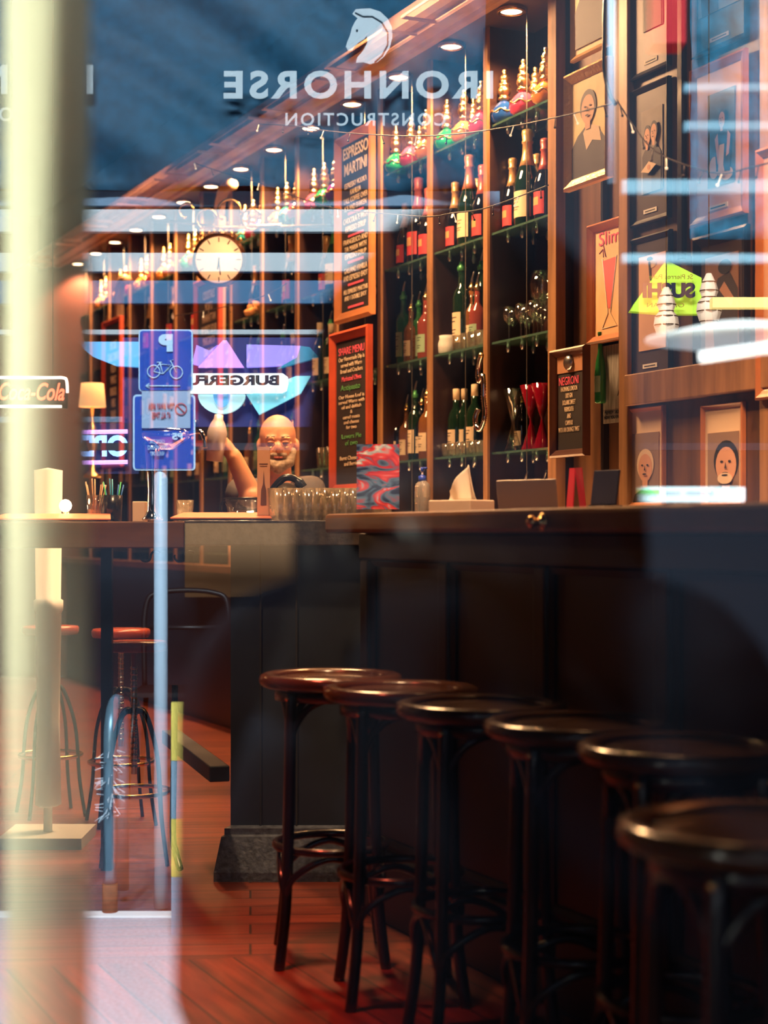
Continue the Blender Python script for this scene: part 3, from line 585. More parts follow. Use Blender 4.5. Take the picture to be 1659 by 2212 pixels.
# slim drink poster (the forward wall hides its right edge)
t, w, h = board('slim_drink_poster', 'orange wood framed poster reading Slim with a tall pink drink in a flute', 1280, 1370, 476, 738, 3.30, woodf, 0.028, mat('parchment poster', (0.9, 0.55, 0.28), 0.7, noise=0.15))
text('pink_lettering', 'Slim', 0.05, M['pink'], t, (-0.01, y_, h*0.86), w=w*0.5, h=h*0.11)
text('pink_lettering', 'KERRS', 0.03, M['pink'], t, (0.075, y_, h*0.45), rot=(PI/2, PI/2, 0), w=h*0.25)
mb = MB(); yy = -0.0075
mb.poly([(-0.055, yy, h*0.68), (0.035, yy, h*0.69), (-0.005, yy, h*0.28), (-0.018, yy, h*0.28)], (0, -0.001, 0)); mb.build('drink_drawing', mat('pink drink print', (0.95, 0.16, 0.14), 0.6), t)
MB().tube([(-0.058, yy, h*0.70), (-0.02, yy, h*0.24), (-0.06, yy, h*0.12), (0.04, yy, h*0.125), (-0.004, yy, h*0.24), (0.038, yy, h*0.70)], 0.0015, 5).build('glass_outline', M['white'], t)
MB().tube([(-0.035, yy, h*0.71), (-0.055, yy, h*0.83)], 0.002, 5).tube([(-0.05, yy, h*0.71), (-0.055, yy, h*0.78), (-0.08, yy, h*0.75)], 0.0015, 5).build('straw_drawing', mat('dark red print', (0.35, 0.03, 0.03), 0.6), t)
# beer poster below it
rc = wr(1335, 3.31); loc = wl(rc, 3.31, 0); zb = H+(HZ-912)/F*loc.y; zt = H+(HZ-742)/F*loc.y
t = thing('beer_poster', 'silver grey alcohol free beer poster with a green bottle on its left edge', 'poster', wl(rc, 3.315, zb), ROTZ); w, h = 0.20, zt-zb
MB().box(-w/2, w/2, -0.004, 0.002, 0, h).build('sheet', mat('silver poster', (0.42, 0.38, 0.33), 0.3, 0.3, noise=0.5, scale=25, stretch=(4, 1, 0.4)), t)
text('print', '0.0\nALC', 0.04, M['ink'], t, (0.035, -0.0055, h*0.46), w=0.07, h=0.075)
text('print', 'PREMIUM TASTE.\nNOW YOU CAN.', 0.02, M['ink'], t, (-0.035, -0.0055, h*0.10), w=0.11, h=0.03)
b_ = MB().lathe([(0, 0), (0.019, 0), (0.021, 0.01), (0.021, 0.11), (0.017, 0.15), (0.009, 0.19), (0.008, 0.25), (0.010, 0.252), (0.010, 0.262), (0, 0.262)], 14, (-0.095, -0.02, 0.075)).build('green_bottle', M['green'], t)
MB().lathe([(0.0215, 0.04), (0.0215, 0.10)], 10, (-0.095, -0.02, 0.075), a0=-PI/2-1, a1=-PI/2+1).build('bottle_label', M['labelg'], b_)

# ------------------------------------------------------------------ framed pictures
def picture(label, px0, px1, pt, pb, q, fm, fw, paper, inner, figure, caption=True, depth=0.018, name='framed_photograph', mat_in=None):
    r_0, r_1 = wr(px0, q), wr(px1, q); rc = (r_0+r_1)/2; D = wl(rc, q, 0).y
    zt, zb = H+(HZ-pt)/F*D, H+(HZ-pb)/F*D; w, h = r_1-r_0, zt-zb
    t = thing(name, label, 'picture', wl(rc, q, zb), ROTZ, None)
    MB().frame(w, h, fw, depth).build('picture_frame', fm, t)
    MB().box(-w/2+fw*0.5, w/2-fw*0.5, -0.006, 0, fw*0.5, h-fw*0.5).build('mount', paper, t)
    x0, x1_, z0, z1 = inner; X0, X1, Z0, Z1 = -w/2+x0*w, -w/2+x1_*w, z0*h, z1*h
    ph = MB().box(X0, X1, -0.009, -0.006, Z0, Z1).build('photo_print', mat_in, t)
    cw, chh = X1-X0, Z1-Z0
    fg = MB()
    yo = -0.0092
    for (kind, a) in figure:
        if kind == 'm': fg.mi = a; continue
        yo -= 0.0007
        if kind == 'e': cx, cz, rx, rz = a; fg.poly([(X0+cw*(cx+rx*math.cos(2*PI*i/20)), yo, Z0+chh*cz+chh*rz*math.sin(2*PI*i/20)) for i in range(20)], (0, -0.0004, 0))
        if kind == 'p': fg.poly([(X0+cw*x, yo, Z0+chh*z) for x, z in a], (0, -0.0004, 0))
    fg.build('printed_figure', FIG, ph)
    if caption:
        c_ = MB().box(-w*0.17, w*0.17, -0.0085, -0.006, h*0.075, h*0.105).build('caption_plate', M['white'], t)
        MB().box(-w*0.13, w*0.13, -0.0092, -0.0085, h*0.086, h*0.093).build('caption_print', M['ink'], c_)
    return t
FIG = [mat('print dark', (0.05, 0.035, 0.03), 0.6), mat('print flesh', (0.70, 0.36, 0.22), 0.6), mat('print black', (0.012, 0.01, 0.01), 0.6), mat('print pale', (0.8, 0.6, 0.42), 0.6)]
sepia = mat('sepia print', (0.95, 0.66, 0.30), 0.6, noise=0.3, scale=5); grey = mat('grey print', (0.22, 0.19, 0.17), 0.6, noise=0.3, scale=10)
dmount = mat('dark brown mount', (0.06, 0.035, 0.03), 0.5); pmount = mat('pink beige mount', (0.75, 0.42, 0.28), 0.6); bframe = M['black']
cream = mat('cream mount', (0.85, 0.62, 0.42), 0.6)
def head(cx, cz, r, hair=0, skin=1, dark=2):
    a_ = 0.72
    return [('m', hair), ('e', (cx, cz+r*a_*0.12, r*1.12, r*a_*1.12)), ('m', skin), ('e', (cx, cz-r*a_*0.12, r*0.92, r*a_)), ('p', [(cx-r*0.35, cz-r*a_*1.5), (cx-r*0.35, cz-r*a_*0.8), (cx+r*0.35, cz-r*a_*0.8), (cx+r*0.35, cz-r*a_*1.5)]),
            ('m', dark), ('e', (cx-r*0.36, cz+r*a_*0.08, r*0.13, r*a_*0.06)), ('e', (cx+r*0.36, cz+r*a_*0.08, r*0.13, r*a_*0.06)), ('m', 0), ('p', [(cx-r*0.08, cz-r*a_*0.3), (cx+r*0.02, cz+r*a_*0.05), (cx+r*0.12, cz-r*a_*0.3)]), ('e', (cx, cz-r*a_*0.56, r*0.26, r*a_*0.06))]
portrait = [('m', 0), ('p', [(0.02, 0.0), (0.0, 0.3), (0.2, 0.43), (0.42, 0.5), (0.6, 0.5), (0.8, 0.42), (1.0, 0.3), (1.0, 0)]), ('m', 3), ('p', [(0.36, 0.44), (0.5, 0.52), (0.8, 0.45), (0.86, 0.3), (0.62, 0.34), (0.45, 0.26)])]+head(0.5, 0.68, 0.2)
picture('large ornate gilt frame holding a sepia portrait of a man in a dark coat', 1230, 1326, 145, 400, 2.95, M['gilt'], 0.035, sepia, (0.1, 0.9, 0.08, 0.93), portrait, False, 0.028, mat_in=sepia)
picture('upper gilt frame, mostly out of view above the sepia portrait', 1240, 1322, -190, 118, 2.97, M['goldf'], 0.02, sepia, (0.1, 0.9, 0.08, 0.93), portrait[:2], False, mat_in=sepia)
couple = [('m', 0), ('p', [(0.1, 0), (0.05, 0.45), (0.25, 0.56), (0.5, 0.5), (0.5, 0)]), ('m', 2), ('p', [(0.5, 0), (0.5, 0.5), (0.75, 0.56), (0.95, 0.45), (0.95, 0)])]+head(0.31, 0.68, 0.15, 2)+head(0.68, 0.70, 0.15, 2)+[('m', 3), ('p', [(0.12, 0.26), (0.5, 0.36), (0.85, 0.3), (0.5, 0.22)]), ('m', 1), ('e', (0.5, 0.29, 0.07, 0.03))]
q_ = QR-0.004
picture('dark framed photograph of two people on a brown mount, left column', 1368, 1452, 182, 482, q_, bframe, 0.02, dmount, (0.28, 0.82, 0.22, 0.82), couple, mat_in=grey)
picture('dark framed photograph above the couple, top of the left column', 1370, 1452, -160, 160, q_, bframe, 0.02, mat('plum mount', (0.10, 0.05, 0.07), 0.5), (0.3, 0.82, 0.3, 0.82), couple[:4], mat_in=grey)
picture('dark framed picture with tall pale print and sketched head, left column above the rail', 1364, 1455, 508, 818, q_, bframe, 0.02, dmount, (0.24, 0.88, 0.20, 0.86), [('m', 3), ('e', (0.5, 0.9, 0.16, 0.04)), ('m', 0), ('e', (0.42, 0.96, 0.1, 0.02)), ('p', [(0.38, 0.93), (0.42, 0.75), (0.5, 0.7), (0.47, 0.76), (0.44, 0.93)])], mat_in=mat('peach print', (0.85, 0.5, 0.32), 0.6))
lady = [('m', 3), ('e', (0.72, 0.1, 0.22, 0.07)), ('e', (0.25, 0.2, 0.18, 0.12)), ('m', 2), ('p', [(0.35, 0.15), (0.28, 0.48), (0.45, 0.58), (0.72, 0.58), (0.88, 0.45), (0.85, 0.12)]), ('m', 1), ('p', [(0.30, 0.5), (0.40, 0.55), (0.48, 0.25), (0.40, 0.22)]), ('p', [(0.78, 0.55), (0.88, 0.5), (0.82, 0.3), (0.72, 0.28)]), ('m', 3), ('p', [(0.48, 0.42), (0.66, 0.42), (0.62, 0.2), (0.7, 0.08), (0.42, 0.10)])]+head(0.58, 0.69, 0.12, 2)
picture('pink beige framed photograph of a seated woman in black, right column', 1497, 1618, 130, 478, q_-0.01, woodf, 0.03, pmount, (0.32, 0.80, 0.22, 0.80), lady, mat_in=mat('dark studio print', (0.03, 0.035, 0.045), 0.5))
picture('pale edged photograph on slate mount, top right', 1500, 1620, -200, 108, q_, bframe, 0.02, mat('slate mount', (0.05, 0.09, 0.11), 0.6), (0.12, 0.86, 0.28, 0.9), couple[:2], mat_in=mat('slate print', (0.20, 0.24, 0.26), 0.6))
picture('black framed photograph of a woman turning, right column above the rail', 1504, 1622, 500, 820, q_-0.01, bframe, 0.035, dmount, (0.22, 0.82, 0.22, 0.84), [('m', 0), ('p', [(0.3, 0), (0.2, 0.5), (0.4, 0.75), (0.75, 0.8), (1.0, 0.6), (1.0, 0)]), ('m', 1), ('p', [(0.45, 0.62), (0.6, 0.7), (0.9, 0.5), (0.8, 0.42)]), ('m', 2), ('e', (0.62, 0.86, 0.2, 0.08))], mat_in=mat('brown print', (0.35, 0.18, 0.11), 0.6))
picture('orange framed picture cut off by the right edge of the view', 1640, 1740, 310, 860, q_-0.03, woodf, 0.03, pmount, (0.3, 0.8, 0.2, 0.8), couple[:2], mat_in=grey)
face = [('m', 0), ('p', [(0.05, 0), (0.12, 0.12), (0.4, 0.2), (0.65, 0.2), (0.9, 0.12), (1, 0)])]+head(0.52, 0.52, 0.28, 3)
picture('framed photo of a smiling fair-haired woman, below the rail on the left', 1358, 1440, 880, 1092, q_, woodf, 0.014, cream, (0.16, 0.86, 0.03, 0.74), face, False, mat_in=mat('pale print', (0.30, 0.19, 0.14), 0.6))
face2 = [('m', 0), ('p', [(0.0, 0), (0.15, 0.2), (0.5, 0.25), (0.95, 0.2), (1, 0)])]+head(0.62, 0.56, 0.36, 2)+[('m', 3), ('e', (0.62, 0.34, 0.24, 0.08)), ('m', 2), ('e', (0.62, 0.385, 0.1, 0.012))]
picture('framed close-up photo of a bearded man in shadow, below the rail on the right', 1522, 1612, 872, 1092, q_, woodf, 0.014, cream, (0.14, 0.88, 0.03, 0.72), face2, False, mat_in=mat('pale print', (1, 1, 1), 0.6))

# ------------------------------------------------------------------ main bar counter
QB = 2.05
re_ = wr(790, QB); qT = 1.90
bar = thing('bar_counter', 'long dark panelled bar with a thick varnished top running along the right', 'bar counter', rz=ROTZ)
MB().box(re_, 0.2, QB, QB+0.5, 0.0, 1.13).build('carcass', M['navy'], bar)
pn = MB()
seam = [wr(x, QB) for x in (800, 975, 1190, 1445)]; step = (seam[3]-seam[0])/3
zt_, zb_ = wz(1190, 1222, QB), 0.22
for i in range(7):
    a = seam[0]+step*i-0.03
    pn = MB().box(a, a+0.06, QB-0.022, QB, 0.2, zt_).build('stile', M['navy'], bar, bevel=0.008)
    if i < 6:
        MB().frame(step-0.06, zt_-zb_, 0.02, 0.014).build('panel_moulding', M['navy'], bar, loc=(a+0.06+(step-0.06)/2, QB, zb_))
MB().box(re_, 0.2, QB-0.024, QB, zt_, 1.13).build('frieze_rail', M['navy'], bar, bevel=0.006)
MB().box(re_, 0.2, QB-0.03, QB, 0.0, 0.2).build('kick_board', M['navy'], bar, bevel=0.006)
re2 = wr(700, qT)
MB().box(re2, 0.2, qT, QB+0.62, 1.13, 1.187).build('bar_top', M['counter'], bar, bevel=0.012)
pk = wp(1172, 1124, qT-0.001)
kn = MB().lathe([(0.022, 0), (0.020, 0.004), (0.009, 0.008), (0.009, 0.02), (0.016, 0.028), (0.012, 0.036), (0, 0.038)], 16, M4=Matrix.Rotation(PI/2, 4, 'X')).build('brass_knob', M['brass'], bar, loc=(wr(1172, qT), qT, 1.155))
# return section facing the window
rt = thing('return_counter', 'return end of the bar facing the window, dark boarded block with moulded plinth', 'bar counter', (0, 5.45, 0))
X0, X1 = (497-830)/F*5.45, 0.25
MB().box(X0, X1, 0.03, 0.5, 0.0, 1.09).build('block', mat('teal black boards', (0.012, 0.018, 0.026), 0.45, noise=0.3, scale=4), rt)
for px in (562, 640): xx = (px-830)/F*5.45; MB().box(xx-0.003, xx+0.003, 0.022, 0.032, 0.16, 1.09).build('board_seam', M['ink'], rt)
mb = MB(); pl = [(0.03, 0.17), (0.0, 0.165), (0.0, 0.145), (-0.015, 0.14), (-0.05, 0.03), (-0.05, 0.0), (0.03, 0.0)]
v = [(x+(0.0 if i else (-y*0.9 if y < 0.03 else 0)), y, z) for i, x in enumerate((X0, X1)) for (y, z) in pl]
v = [(X0-(0.03-y)*0.6, y, z) for (y, z) in pl]+[(X1, y, z) for (y, z) in pl]; n = len(pl)
mb._new(v, [(i, (i+1) % n, n+(i+1) % n, n+i) for i in range(n)]+[tuple(range(n)), tuple(range(n, 2*n))]); mb.build('plinth', mat('dusty plinth', (0.06, 0.07, 0.09), 0.4, noise=0.5, scale=60, bump=0.4), rt)
MB().box((399-830)/F*5.4, X1, -0.05, 0.55, 1.09, 1.172).build('counter_top', mat('worn speckled counter', (0.05, 0.038, 0.028), 0.28, noise=0.5, scale=50, bump=0.3), rt, bevel=0.004)
lf = thing('window_counter', 'long timber counter slab on the left with a lit front edge and hooks underneath', 'bar counter', (0, 5.38, 0))
MB().box(-1.75, (398-830)/F*5.38, 0, 0.5, 1.082, 1.168).build('counter_top', M['counter'], lf, bevel=0.004)
for px in (232,):
    if px < 400: xx = (px-830)/F*5.6; MB().box(xx-0.018, xx+0.018, 0.2, 0.236, 0, 1.082).build('leg', M['black'], lf)
for px in (312, 386):
    xx = (px-830)/F*5.38; MB().tube(arc((xx, 0.03, 1.055), 0.017, PI*0.9, PI*2.0, 8)+arc((xx+0.034, 0.03, 1.055), 0.017, PI, PI*0.2, 8), 0.004, 6).build('hook', M['blackm'], lf)
# foot rail bracket with square end, left of the block
fr = thing('foot_rail_beam', 'dark square-ended timber foot beam left of the return counter', 'beam', P(475, 1672, 5.2)-Vector((0, 0, 0)))
MB().box(-0.032, 0.032, 0, 1.0, -0.025, 0.025, Matrix.Rotation(0.28, 4, 'Z')).build('timber', mat('teal black boards', (1, 1, 1)), fr, bevel=0.004)
MB().box(-0.012, 0.012, 0.5, 0.53, -0.37, -0.02).build('bracket_leg', M['blackm'], fr)
MB().tube(smooth([P(378, 1480, 5.6)-fr.location, P(376, 1640, 5.6)-fr.location, P(374, 1800, 5.6)-fr.location, P(380, 1840, 5.5)-fr.location, P(390, 1878, 5.45)-fr.location]), 0.011, 8).build('curved_strut', M['blackm'], fr)

# swivel stools at the left
def swivel():
    t = thing('swivel_stool', '', 'stool')
    MB().lathe([(0, 0.725), (0.165, 0.725), (0.172, 0.735), (0.172, 0.750), (0.165, 0.757), (0, 0.757)], 36).build('seat', mat('red brown stool seat', (0.35, 0.06, 0.03), 0.25), t)
    sc = MB(); sc.tube([(0, 0, 0.30), (0, 0, 0.725)], 0.016, 12)
    for i in range(18): sc.lathe([(0.016, 0), (0.020, 0.006), (0.016, 0.012)], 12, (0, 0, 0.32+i*0.02))
    sc.build('screw_stem', M['steel'], t)
    for k in range(4):
        a = PI/4+k*PI/2; d = Vector((math.cos(a), math.sin(a), 0))
        MB().tube(smooth([d*0.02+Vector((0, 0, 0.52)), d*0.09+Vector((0, 0, 0.50)), d*0.17+Vector((0, 0, 0.36)), d*0.20+Vector((0, 0, 0.15)), d*0.24]), 0.011, 8).build('leg', M['blackm'], t)
    MB().tube([(0.19*math.cos(2*PI*i/28), 0.19*math.sin(2*PI*i/28), 0.24) for i in range(28)], 0.008, 8, closed=True).build('foot_ring', M['brass'], t)
    for c_ in t.children: c_.scale = (0.66, 0.66, 1)
    return t
sw = swivel()
for (x, D, l_) in ((290, 5.75, 'nearest of three red brown swivel stools under the left counter'), (262, 6.5, 'middle red brown swivel stool behind the nearest one on the left'), (110, 6.7, 'farthest swivel stool on the left, behind the yellow post reflection')):
    v_ = P(x, 1152, D); place(sw, (v_.x, v_.y, 0), 0.3*D, l_, 'swivel stools on the left')

# ------------------------------------------------------------------ bentwood bar stools
def barstool():
    t = thing('bar_stool', '', 'bar stool')
    MB().lathe([(0, 0.730), (0.145, 0.730), (0.150, 0.738), (0.150, 0.746), (0.10, 0.7435), (0, 0.742)], 48).build('seat', M['seat'], t)
    MB().lathe([(0.146, 0.722), (0.176, 0.720), (0.188, 0.728), (0.192, 0.740), (0.188, 0.752), (0.176, 0.757), (0.156, 0.755), (0.146, 0.748), (0.146, 0.722)], 48).build('seat_rim', M['seat'], t)
    MB().lathe([(0.128, 0.688), (0.150, 0.688), (0.150, 0.722), (0.128, 0.722), (0.128, 0.688)], 40).build('seat_ring', M['bent'], t)
    L_ = []
    for k in range(4):
        a = k*PI/2; d = Vector((math.cos(a), math.sin(a), 0)); L_.append(d)
        pts = smooth([d*0.150+Vector((0, 0, 0.72)), d*0.154+Vector((0, 0, 0.55)), d*0.160+Vector((0, 0, 0.35)), d*0.172+Vector((0, 0, 0.15)), d*0.196+Vector((0, 0, 0.0))], 5)
        lg = MB().tube(pts, 0.0145, 12).build('leg', M['bent'], t)
        MB().ball(d*0.166+Vector((0, 0, 0.70)), 0.007, 8).build('bolt', M['brass'], lg)
    for k in range(4):
        a0, a1 = L_[k], L_[(k+1) % 4]; m = (a0+a1).normalized()
        MB().tube(smooth([a0*0.150+Vector((0, 0, 0.56)), a0*0.140+m*0.012+Vector((0, 0, 0.62)), (a0*0.65+m*0.45).normalized()*0.135+Vector((0, 0, 0.675)), m*0.130+Vector((0, 0, 0.697)), (a1*0.65+m*0.45).normalized()*0.135+Vector((0, 0, 0.675)), a1*0.140+m*0.012+Vector((0, 0, 0.62)), a1*0.150+Vector((0, 0, 0.56))]), 0.0095, 8).build('upper_brace', M['bent'], t)
        MB().tube(smooth([a0*0.168+Vector((0, 0, 0.165)), a0*0.145+m*0.03+Vector((0, 0, 0.235)), m*0.135+Vector((0, 0, 0.285)), a1*0.145+m*0.03+Vector((0, 0, 0.235)), a1*0.168+Vector((0, 0, 0.165))]), 0.0095, 8).build('lower_brace', M['bent'], t)
    MB().tube([(0.147*math.cos(2*PI*i/36), 0.147*math.sin(2*PI*i/36), 0.302) for i in range(36)], 0.011, 10, closed=True).build('foot_ring', M['bent'], t)
    return t
bs = barstool()
sd = [(715, 1455, 'farthest bentwood bar stool in the row, at the left end by the counter corner'), (866, 1482, 'second farthest bentwood bar stool, right behind the farthest one'), (1040, 1516, 'third bentwood bar stool from the far end of the row'), (1250, 1556, 'fourth bentwood bar stool from the far end, in front of the bar panels'), (1478, 1606, 'fifth bentwood bar stool from the far end, cut by the right side of the view'), (1650, 1775, 'nearest bentwood bar stool, large and blurred in the lower right corner')]
for i, (x, y, l_) in enumerate(sd):
    D = 0.375*F/(y-HZ); v_ = P(x, y, D); place(bs, (v_.x, D, 0), TH+0.42+0.06*((i*7) % 3), l_, 'bentwood bar stools along the bar')
    if bs.get('n') is None: pass

# ------------------------------------------------------------------ things on the counters
ZT = 1.187
def on_bar(px, q): v_ = P(px, 1152, dq(px, q)); return Vector((v_.x, v_.y, ZT+0.0005))
# hand sanitiser
lo = on_bar(913, 2.3); t = thing('sanitiser_bottle', 'clear pump bottle of hand sanitiser with blue pump head on the bar', 'bottle', lo, ROTZ)
k_ = 1.0
MB().lathe([(0, 0), (0.030, 0), (0.032, 0.004), (0.032, 0.085), (0.028, 0.098), (0.012, 0.108), (0.011, 0.112)], 22, sy=0.7).build('bottle_body', mat('gel bottle plastic', (0.95, 0.85, 0.72), 0.1, trans=0.75), t)
MB().lathe([(0, 0.003), (0.029, 0.003), (0.029, 0.055), (0, 0.055)], 20, sy=0.68).build('gel', mat('clear gel', (0.9, 0.8, 0.7), 0.1, trans=0.9), t)
MB().lathe([(0.0125, 0.104), (0.0125, 0.122), (0.006, 0.124), (0.006, 0.126)], 16).build('pump_collar', mat('blue pump plastic', (0.02, 0.06, 0.5), 0.35), t)
hd = MB().tube([(0, 0, 0.122), (0, 0, 0.137)], 0.0035, 8).build('pump_stem', M['white'], t)
MB().lathe([(0.0065, 0.137), (0.0065, 0.149), (0, 0.15)], 12).tube([(0, 0, 0.146), (0.028, 0, 0.146)], 0.0035, 8).build('pump_head', mat('blue pump plastic', (0, 0, 0)), t)
MB().tube([(0, 0, 0.11), (0.002, 0, 0.05), (0.0, 0, 0.01)], 0.003, 6).build('dip_tube', M['white'], t)
MB().lathe([(0.0325, 0.055), (0.0325, 0.075)], 8, sy=0.7, a0=-PI*0.9, a1=-PI*0.7).build('blue_sticker', mat('blue pump plastic', (0, 0, 0)), t)
# tissue box
lo = on_bar(1000, 2.22); t = thing('tissue_box', 'white tissue box with a pulled up tissue on the bar', 'tissue box', lo, ROTZ+0.38)
MB().box(-0.085, 0.075, -0.055, 0.055, 0, 0.038).build('box', mat('cream box card', (0.75, 0.62, 0.48), 0.6), t, bevel=0.004)
mb = MB(); v = []; NX, NZ = 14, 10
for j in range(NZ+1):
    for i in range(NX+1):
        u, w_ = i/NX, j/NZ; top = 0.03+0.075*(math.sin(min(1, u*1.15)*PI*0.5)**1.3 if u < 0.85 else (1-u)/0.15*0.6+0.35)
        v.append(((-0.055+0.105*u)*(1-0.25*w_*(u > 0.7)), 0.012*math.sin(u*9+w_*2)*(1-w_*0.4), 0.036+top*w_))
mb._new(v, [(j*(NX+1)+i, j*(NX+1)+i+1, (j+1)*(NX+1)+i+1, (j+1)*(NX+1)+i) for j in range(NZ) for i in range(NX)], None, True)
o = mb.build('tissue', mat('white tissue', (0.95, 0.85, 0.70), 0.9), t); md = o.modifiers.new('t', 'SOLIDIFY'); md.thickness = 0.001
# laptop
lo = on_bar(1142, 2.3); t = thing('laptop', 'open grey laptop seen from behind its lid on the bar', 'laptop', lo, ROTZ+0.38)
al = mat('grey aluminium', (0.30, 0.27, 0.26), 0.35, 0.7)
MB().box(-0.105, 0.105, 0.0, 0.15, 0.0, 0.008).build('keyboard_base', al, t, bevel=0.003)
MB().box(-0.105, 0.105, -0.004, 0.002, 0.0, 0.092, Matrix.Rotation(0.12, 4, 'X')).build('lid', al, t, bevel=0.003)
# red card holder
lo = on_bar(1234, 2.42); t = thing('red_menu_stand', 'red folded menu card standing on the bar beside the laptop', 'menu', lo, ROTZ)
rm = mat('red leatherette', (0.6, 0.03, 0.05), 0.4)
MB().poly([(-0.028, 0, 0), (0.006, 0, 0), (0.0, 0.012, 0.125), (-0.028, 0.012, 0.125)], (0, 0.003, 0)).build('front_leaf', rm, t); MB().poly([(0.0, 0.03, 0), (0.03, 0.03, 0), (0.034, 0.012, 0.125), (0.0, 0.012, 0.125)], (0, 0.003, 0)).build('rear_leaf', rm, t)
lo = on_bar(1300, 2.45); t = thing('tablet_stand', 'dark tablet on a small stand on the bar right of the red menu', 'tablet', lo, ROTZ+0.2)
MB().box(-0.05, 0.05, 0, 0.008, 0.02, 0.118, Matrix.Rotation(-0.15, 4, 'X')).build('screen_back', mat('dark blue casing', (0.02, 0.025, 0.05), 0.3), t, bevel=0.003)
MB().box(-0.03, 0.03, -0.02, 0.05, 0, 0.02).build('foot', M['blackm'], t)
# acrylic sign holder with colourful picture
lo = on_bar(817, 2.12); t = thing('acrylic_sign_holder', 'clear acrylic holder with a blurred red and blue drinks picture on the bar', 'sign holder', lo+Vector((0, 0.0, 0)), 0.0)
hh = (1104-952)/F*lo.y; ww = 95/F*lo.y
MB().box(-ww/2, ww/2, -0.02, 0.03, 0, 0.016).build('base', clear_mat('acrylic', (0.9, 0.9, 0.92), 0.35), t)
mm = bpy.data.materials.new('drinks picture'); mm.use_nodes = True; nt = mm.node_tree; b_ = nt.nodes['Principled BSDF']
tc = nt.nodes.new('ShaderNodeTexCoord'); mp = nt.nodes.new('ShaderNodeMapping'); mp.inputs['Scale'].default_value = (5, 5, 11); nz = nt.nodes.new('ShaderNodeTexNoise'); nz.inputs['Scale'].default_value = 1.6; nz.inputs['Distortion'].default_value = 1.6
rp = nt.nodes.new('ShaderNodeValToRGB'); nt.links.new(tc.outputs['Object'], mp.inputs[0]); nt.links.new(mp.outputs[0], nz.inputs[0]); nt.links.new(nz.outputs[0], rp.inputs[0]); nt.links.new(rp.outputs[0], b_.inputs['Base Color'])
e = rp.color_ramp.elements; e[0].position = 0.36; e[0].color = (0.02, 0.03, 0.09, 1); e[1].position = 0.66; e[1].color = (0.9, 0.85, 0.85, 1)
for p_, c_ in ((0.44, (0.10, 0.20, 0.36, 1)), (0.50, (0.45, 0.03, 0.05, 1)), (0.56, (0.75, 0.10, 0.10, 1)), (0.60, (0.35, 0.5, 0.65, 1))): x_ = e.new(p_); x_.color = c_
b_.inputs['Roughness'].default_value = 0.15
MB().box(-ww/2+0.002, ww/2-0.002, 0.002, 0.004, 0.016, hh).build('picture_sheet', mm, t)
# narrow menu card
lo = Vector(((570-830)/F*5.5, 5.5, 1.172)); t = thing('narrow_menu_card', 'tall narrow peach menu card with a spire drawing standing on the return counter', 'menu', lo+Vector((0, 0, 0.0005)), -0.1)
MB().box(-0.021, 0.021, -0.002, 0.002, 0.0, 0.243).build('card', mat('peach card', (0.75, 0.38, 0.2), 0.6), t)
MB().poly([(-0.010, -0.0025, 0.05), (0.010, -0.0025, 0.05), (0.009, -0.0025, 0.10), (0.004, -0.0025, 0.12), (0.001, -0.0025, 0.165), (-0.002, -0.0025, 0.12), (-0.008, -0.0025, 0.10)], (0, -0.0005, 0)).box(-0.014, 0.014, -0.003, -0.0025, 0.185, 0.188).box(-0.012, 0.012, -0.003, -0.0025, 0.178, 0.180).build('spire_print', mat('brown print ink', (0.16, 0.06, 0.03), 0.7), t)
MB().box(-0.022, 0.022, -0.012, 0.012, 0.0, 0.018).build('card_foot', clear_mat('acrylic', (1, 1, 1)), t)
# glass tumblers cluster on the return counter
for i in range(11):
    for j in range(3):
        px = 606+i*20.5+(j % 2)*9; D = 5.50+0.085*j; s_ = 0.92
        place(TUM, ((px-830)/F*D, D, 1.1725), 0.4*i+j, '%s tumbler in the %s row of the packed clear glasses on the return counter' % (['first', 'second', 'third', 'fourth', 'fifth', 'sixth', 'seventh', 'eighth', 'ninth', 'tenth', 'eleventh'][i], ['front', 'middle', 'back'][j]), 'packed tumblers on the return counter', 1.25)
# glass ice bucket with a black rim, beer tray menus
lo = Vector(((538-830)/F*5.7, 5.72, 1.1725)); t = thing('glass_ice_bucket', 'wide clear glass bucket with a black rim and handle on the return counter', 'bucket', lo)
MB().lathe([(0, 0), (0.062, 0), (0.068, 0.005), (0.086, 0.075), (0.083, 0.075), (0.064, 0.012), (0, 0.010)], 28).build('bowl', M['clear'], t)
MB().tube([(0.086*math.cos(2*PI*i/28), 0.086*math.sin(2*PI*i/28), 0.077) for i in range(28)], 0.003, 6, closed=True).tube(smooth([Vector((-0.086, 0, 0.075)), Vector((-0.10, 0, 0.05)), Vector((-0.095, 0, 0.02)), Vector((-0.08, 0, 0.0))]), 0.004, 6).build('rim_and_handle', M['blackm'], t)
or_ = mat('orange menu leather', (0.85, 0.26, 0.12), 0.5)
for (xa, xb, D, l_) in ((372, 590, 5.5, 'flat orange leather menu lying on the return counter, right one'), (-20, 245, 5.5, 'flat orange leather menu lying on the left counter by the taps')):
    cx = ((xa+xb)/2-830)/F*D; w = (xb-xa)/F*D; t = thing('leather_menu', l_, 'menu', (cx, D, 1.1725 if xa > 300 else 1.1685), 0, 'orange menus on the counters')
    MB().poly([(-w/2, -0.05, 0.004), (w/2, -0.05, 0.004), (w/2-0.025, 0.10, 0.022), (-w/2+0.025, 0.10, 0.022)], (0, 0, 0.006)).build('cover', or_, t, bevel=0.002)
    MB().box(-w/2+0.01, w/2-0.01, -0.045, 0.09, 0.0, 0.004).build('pages', M['blackm'], t)
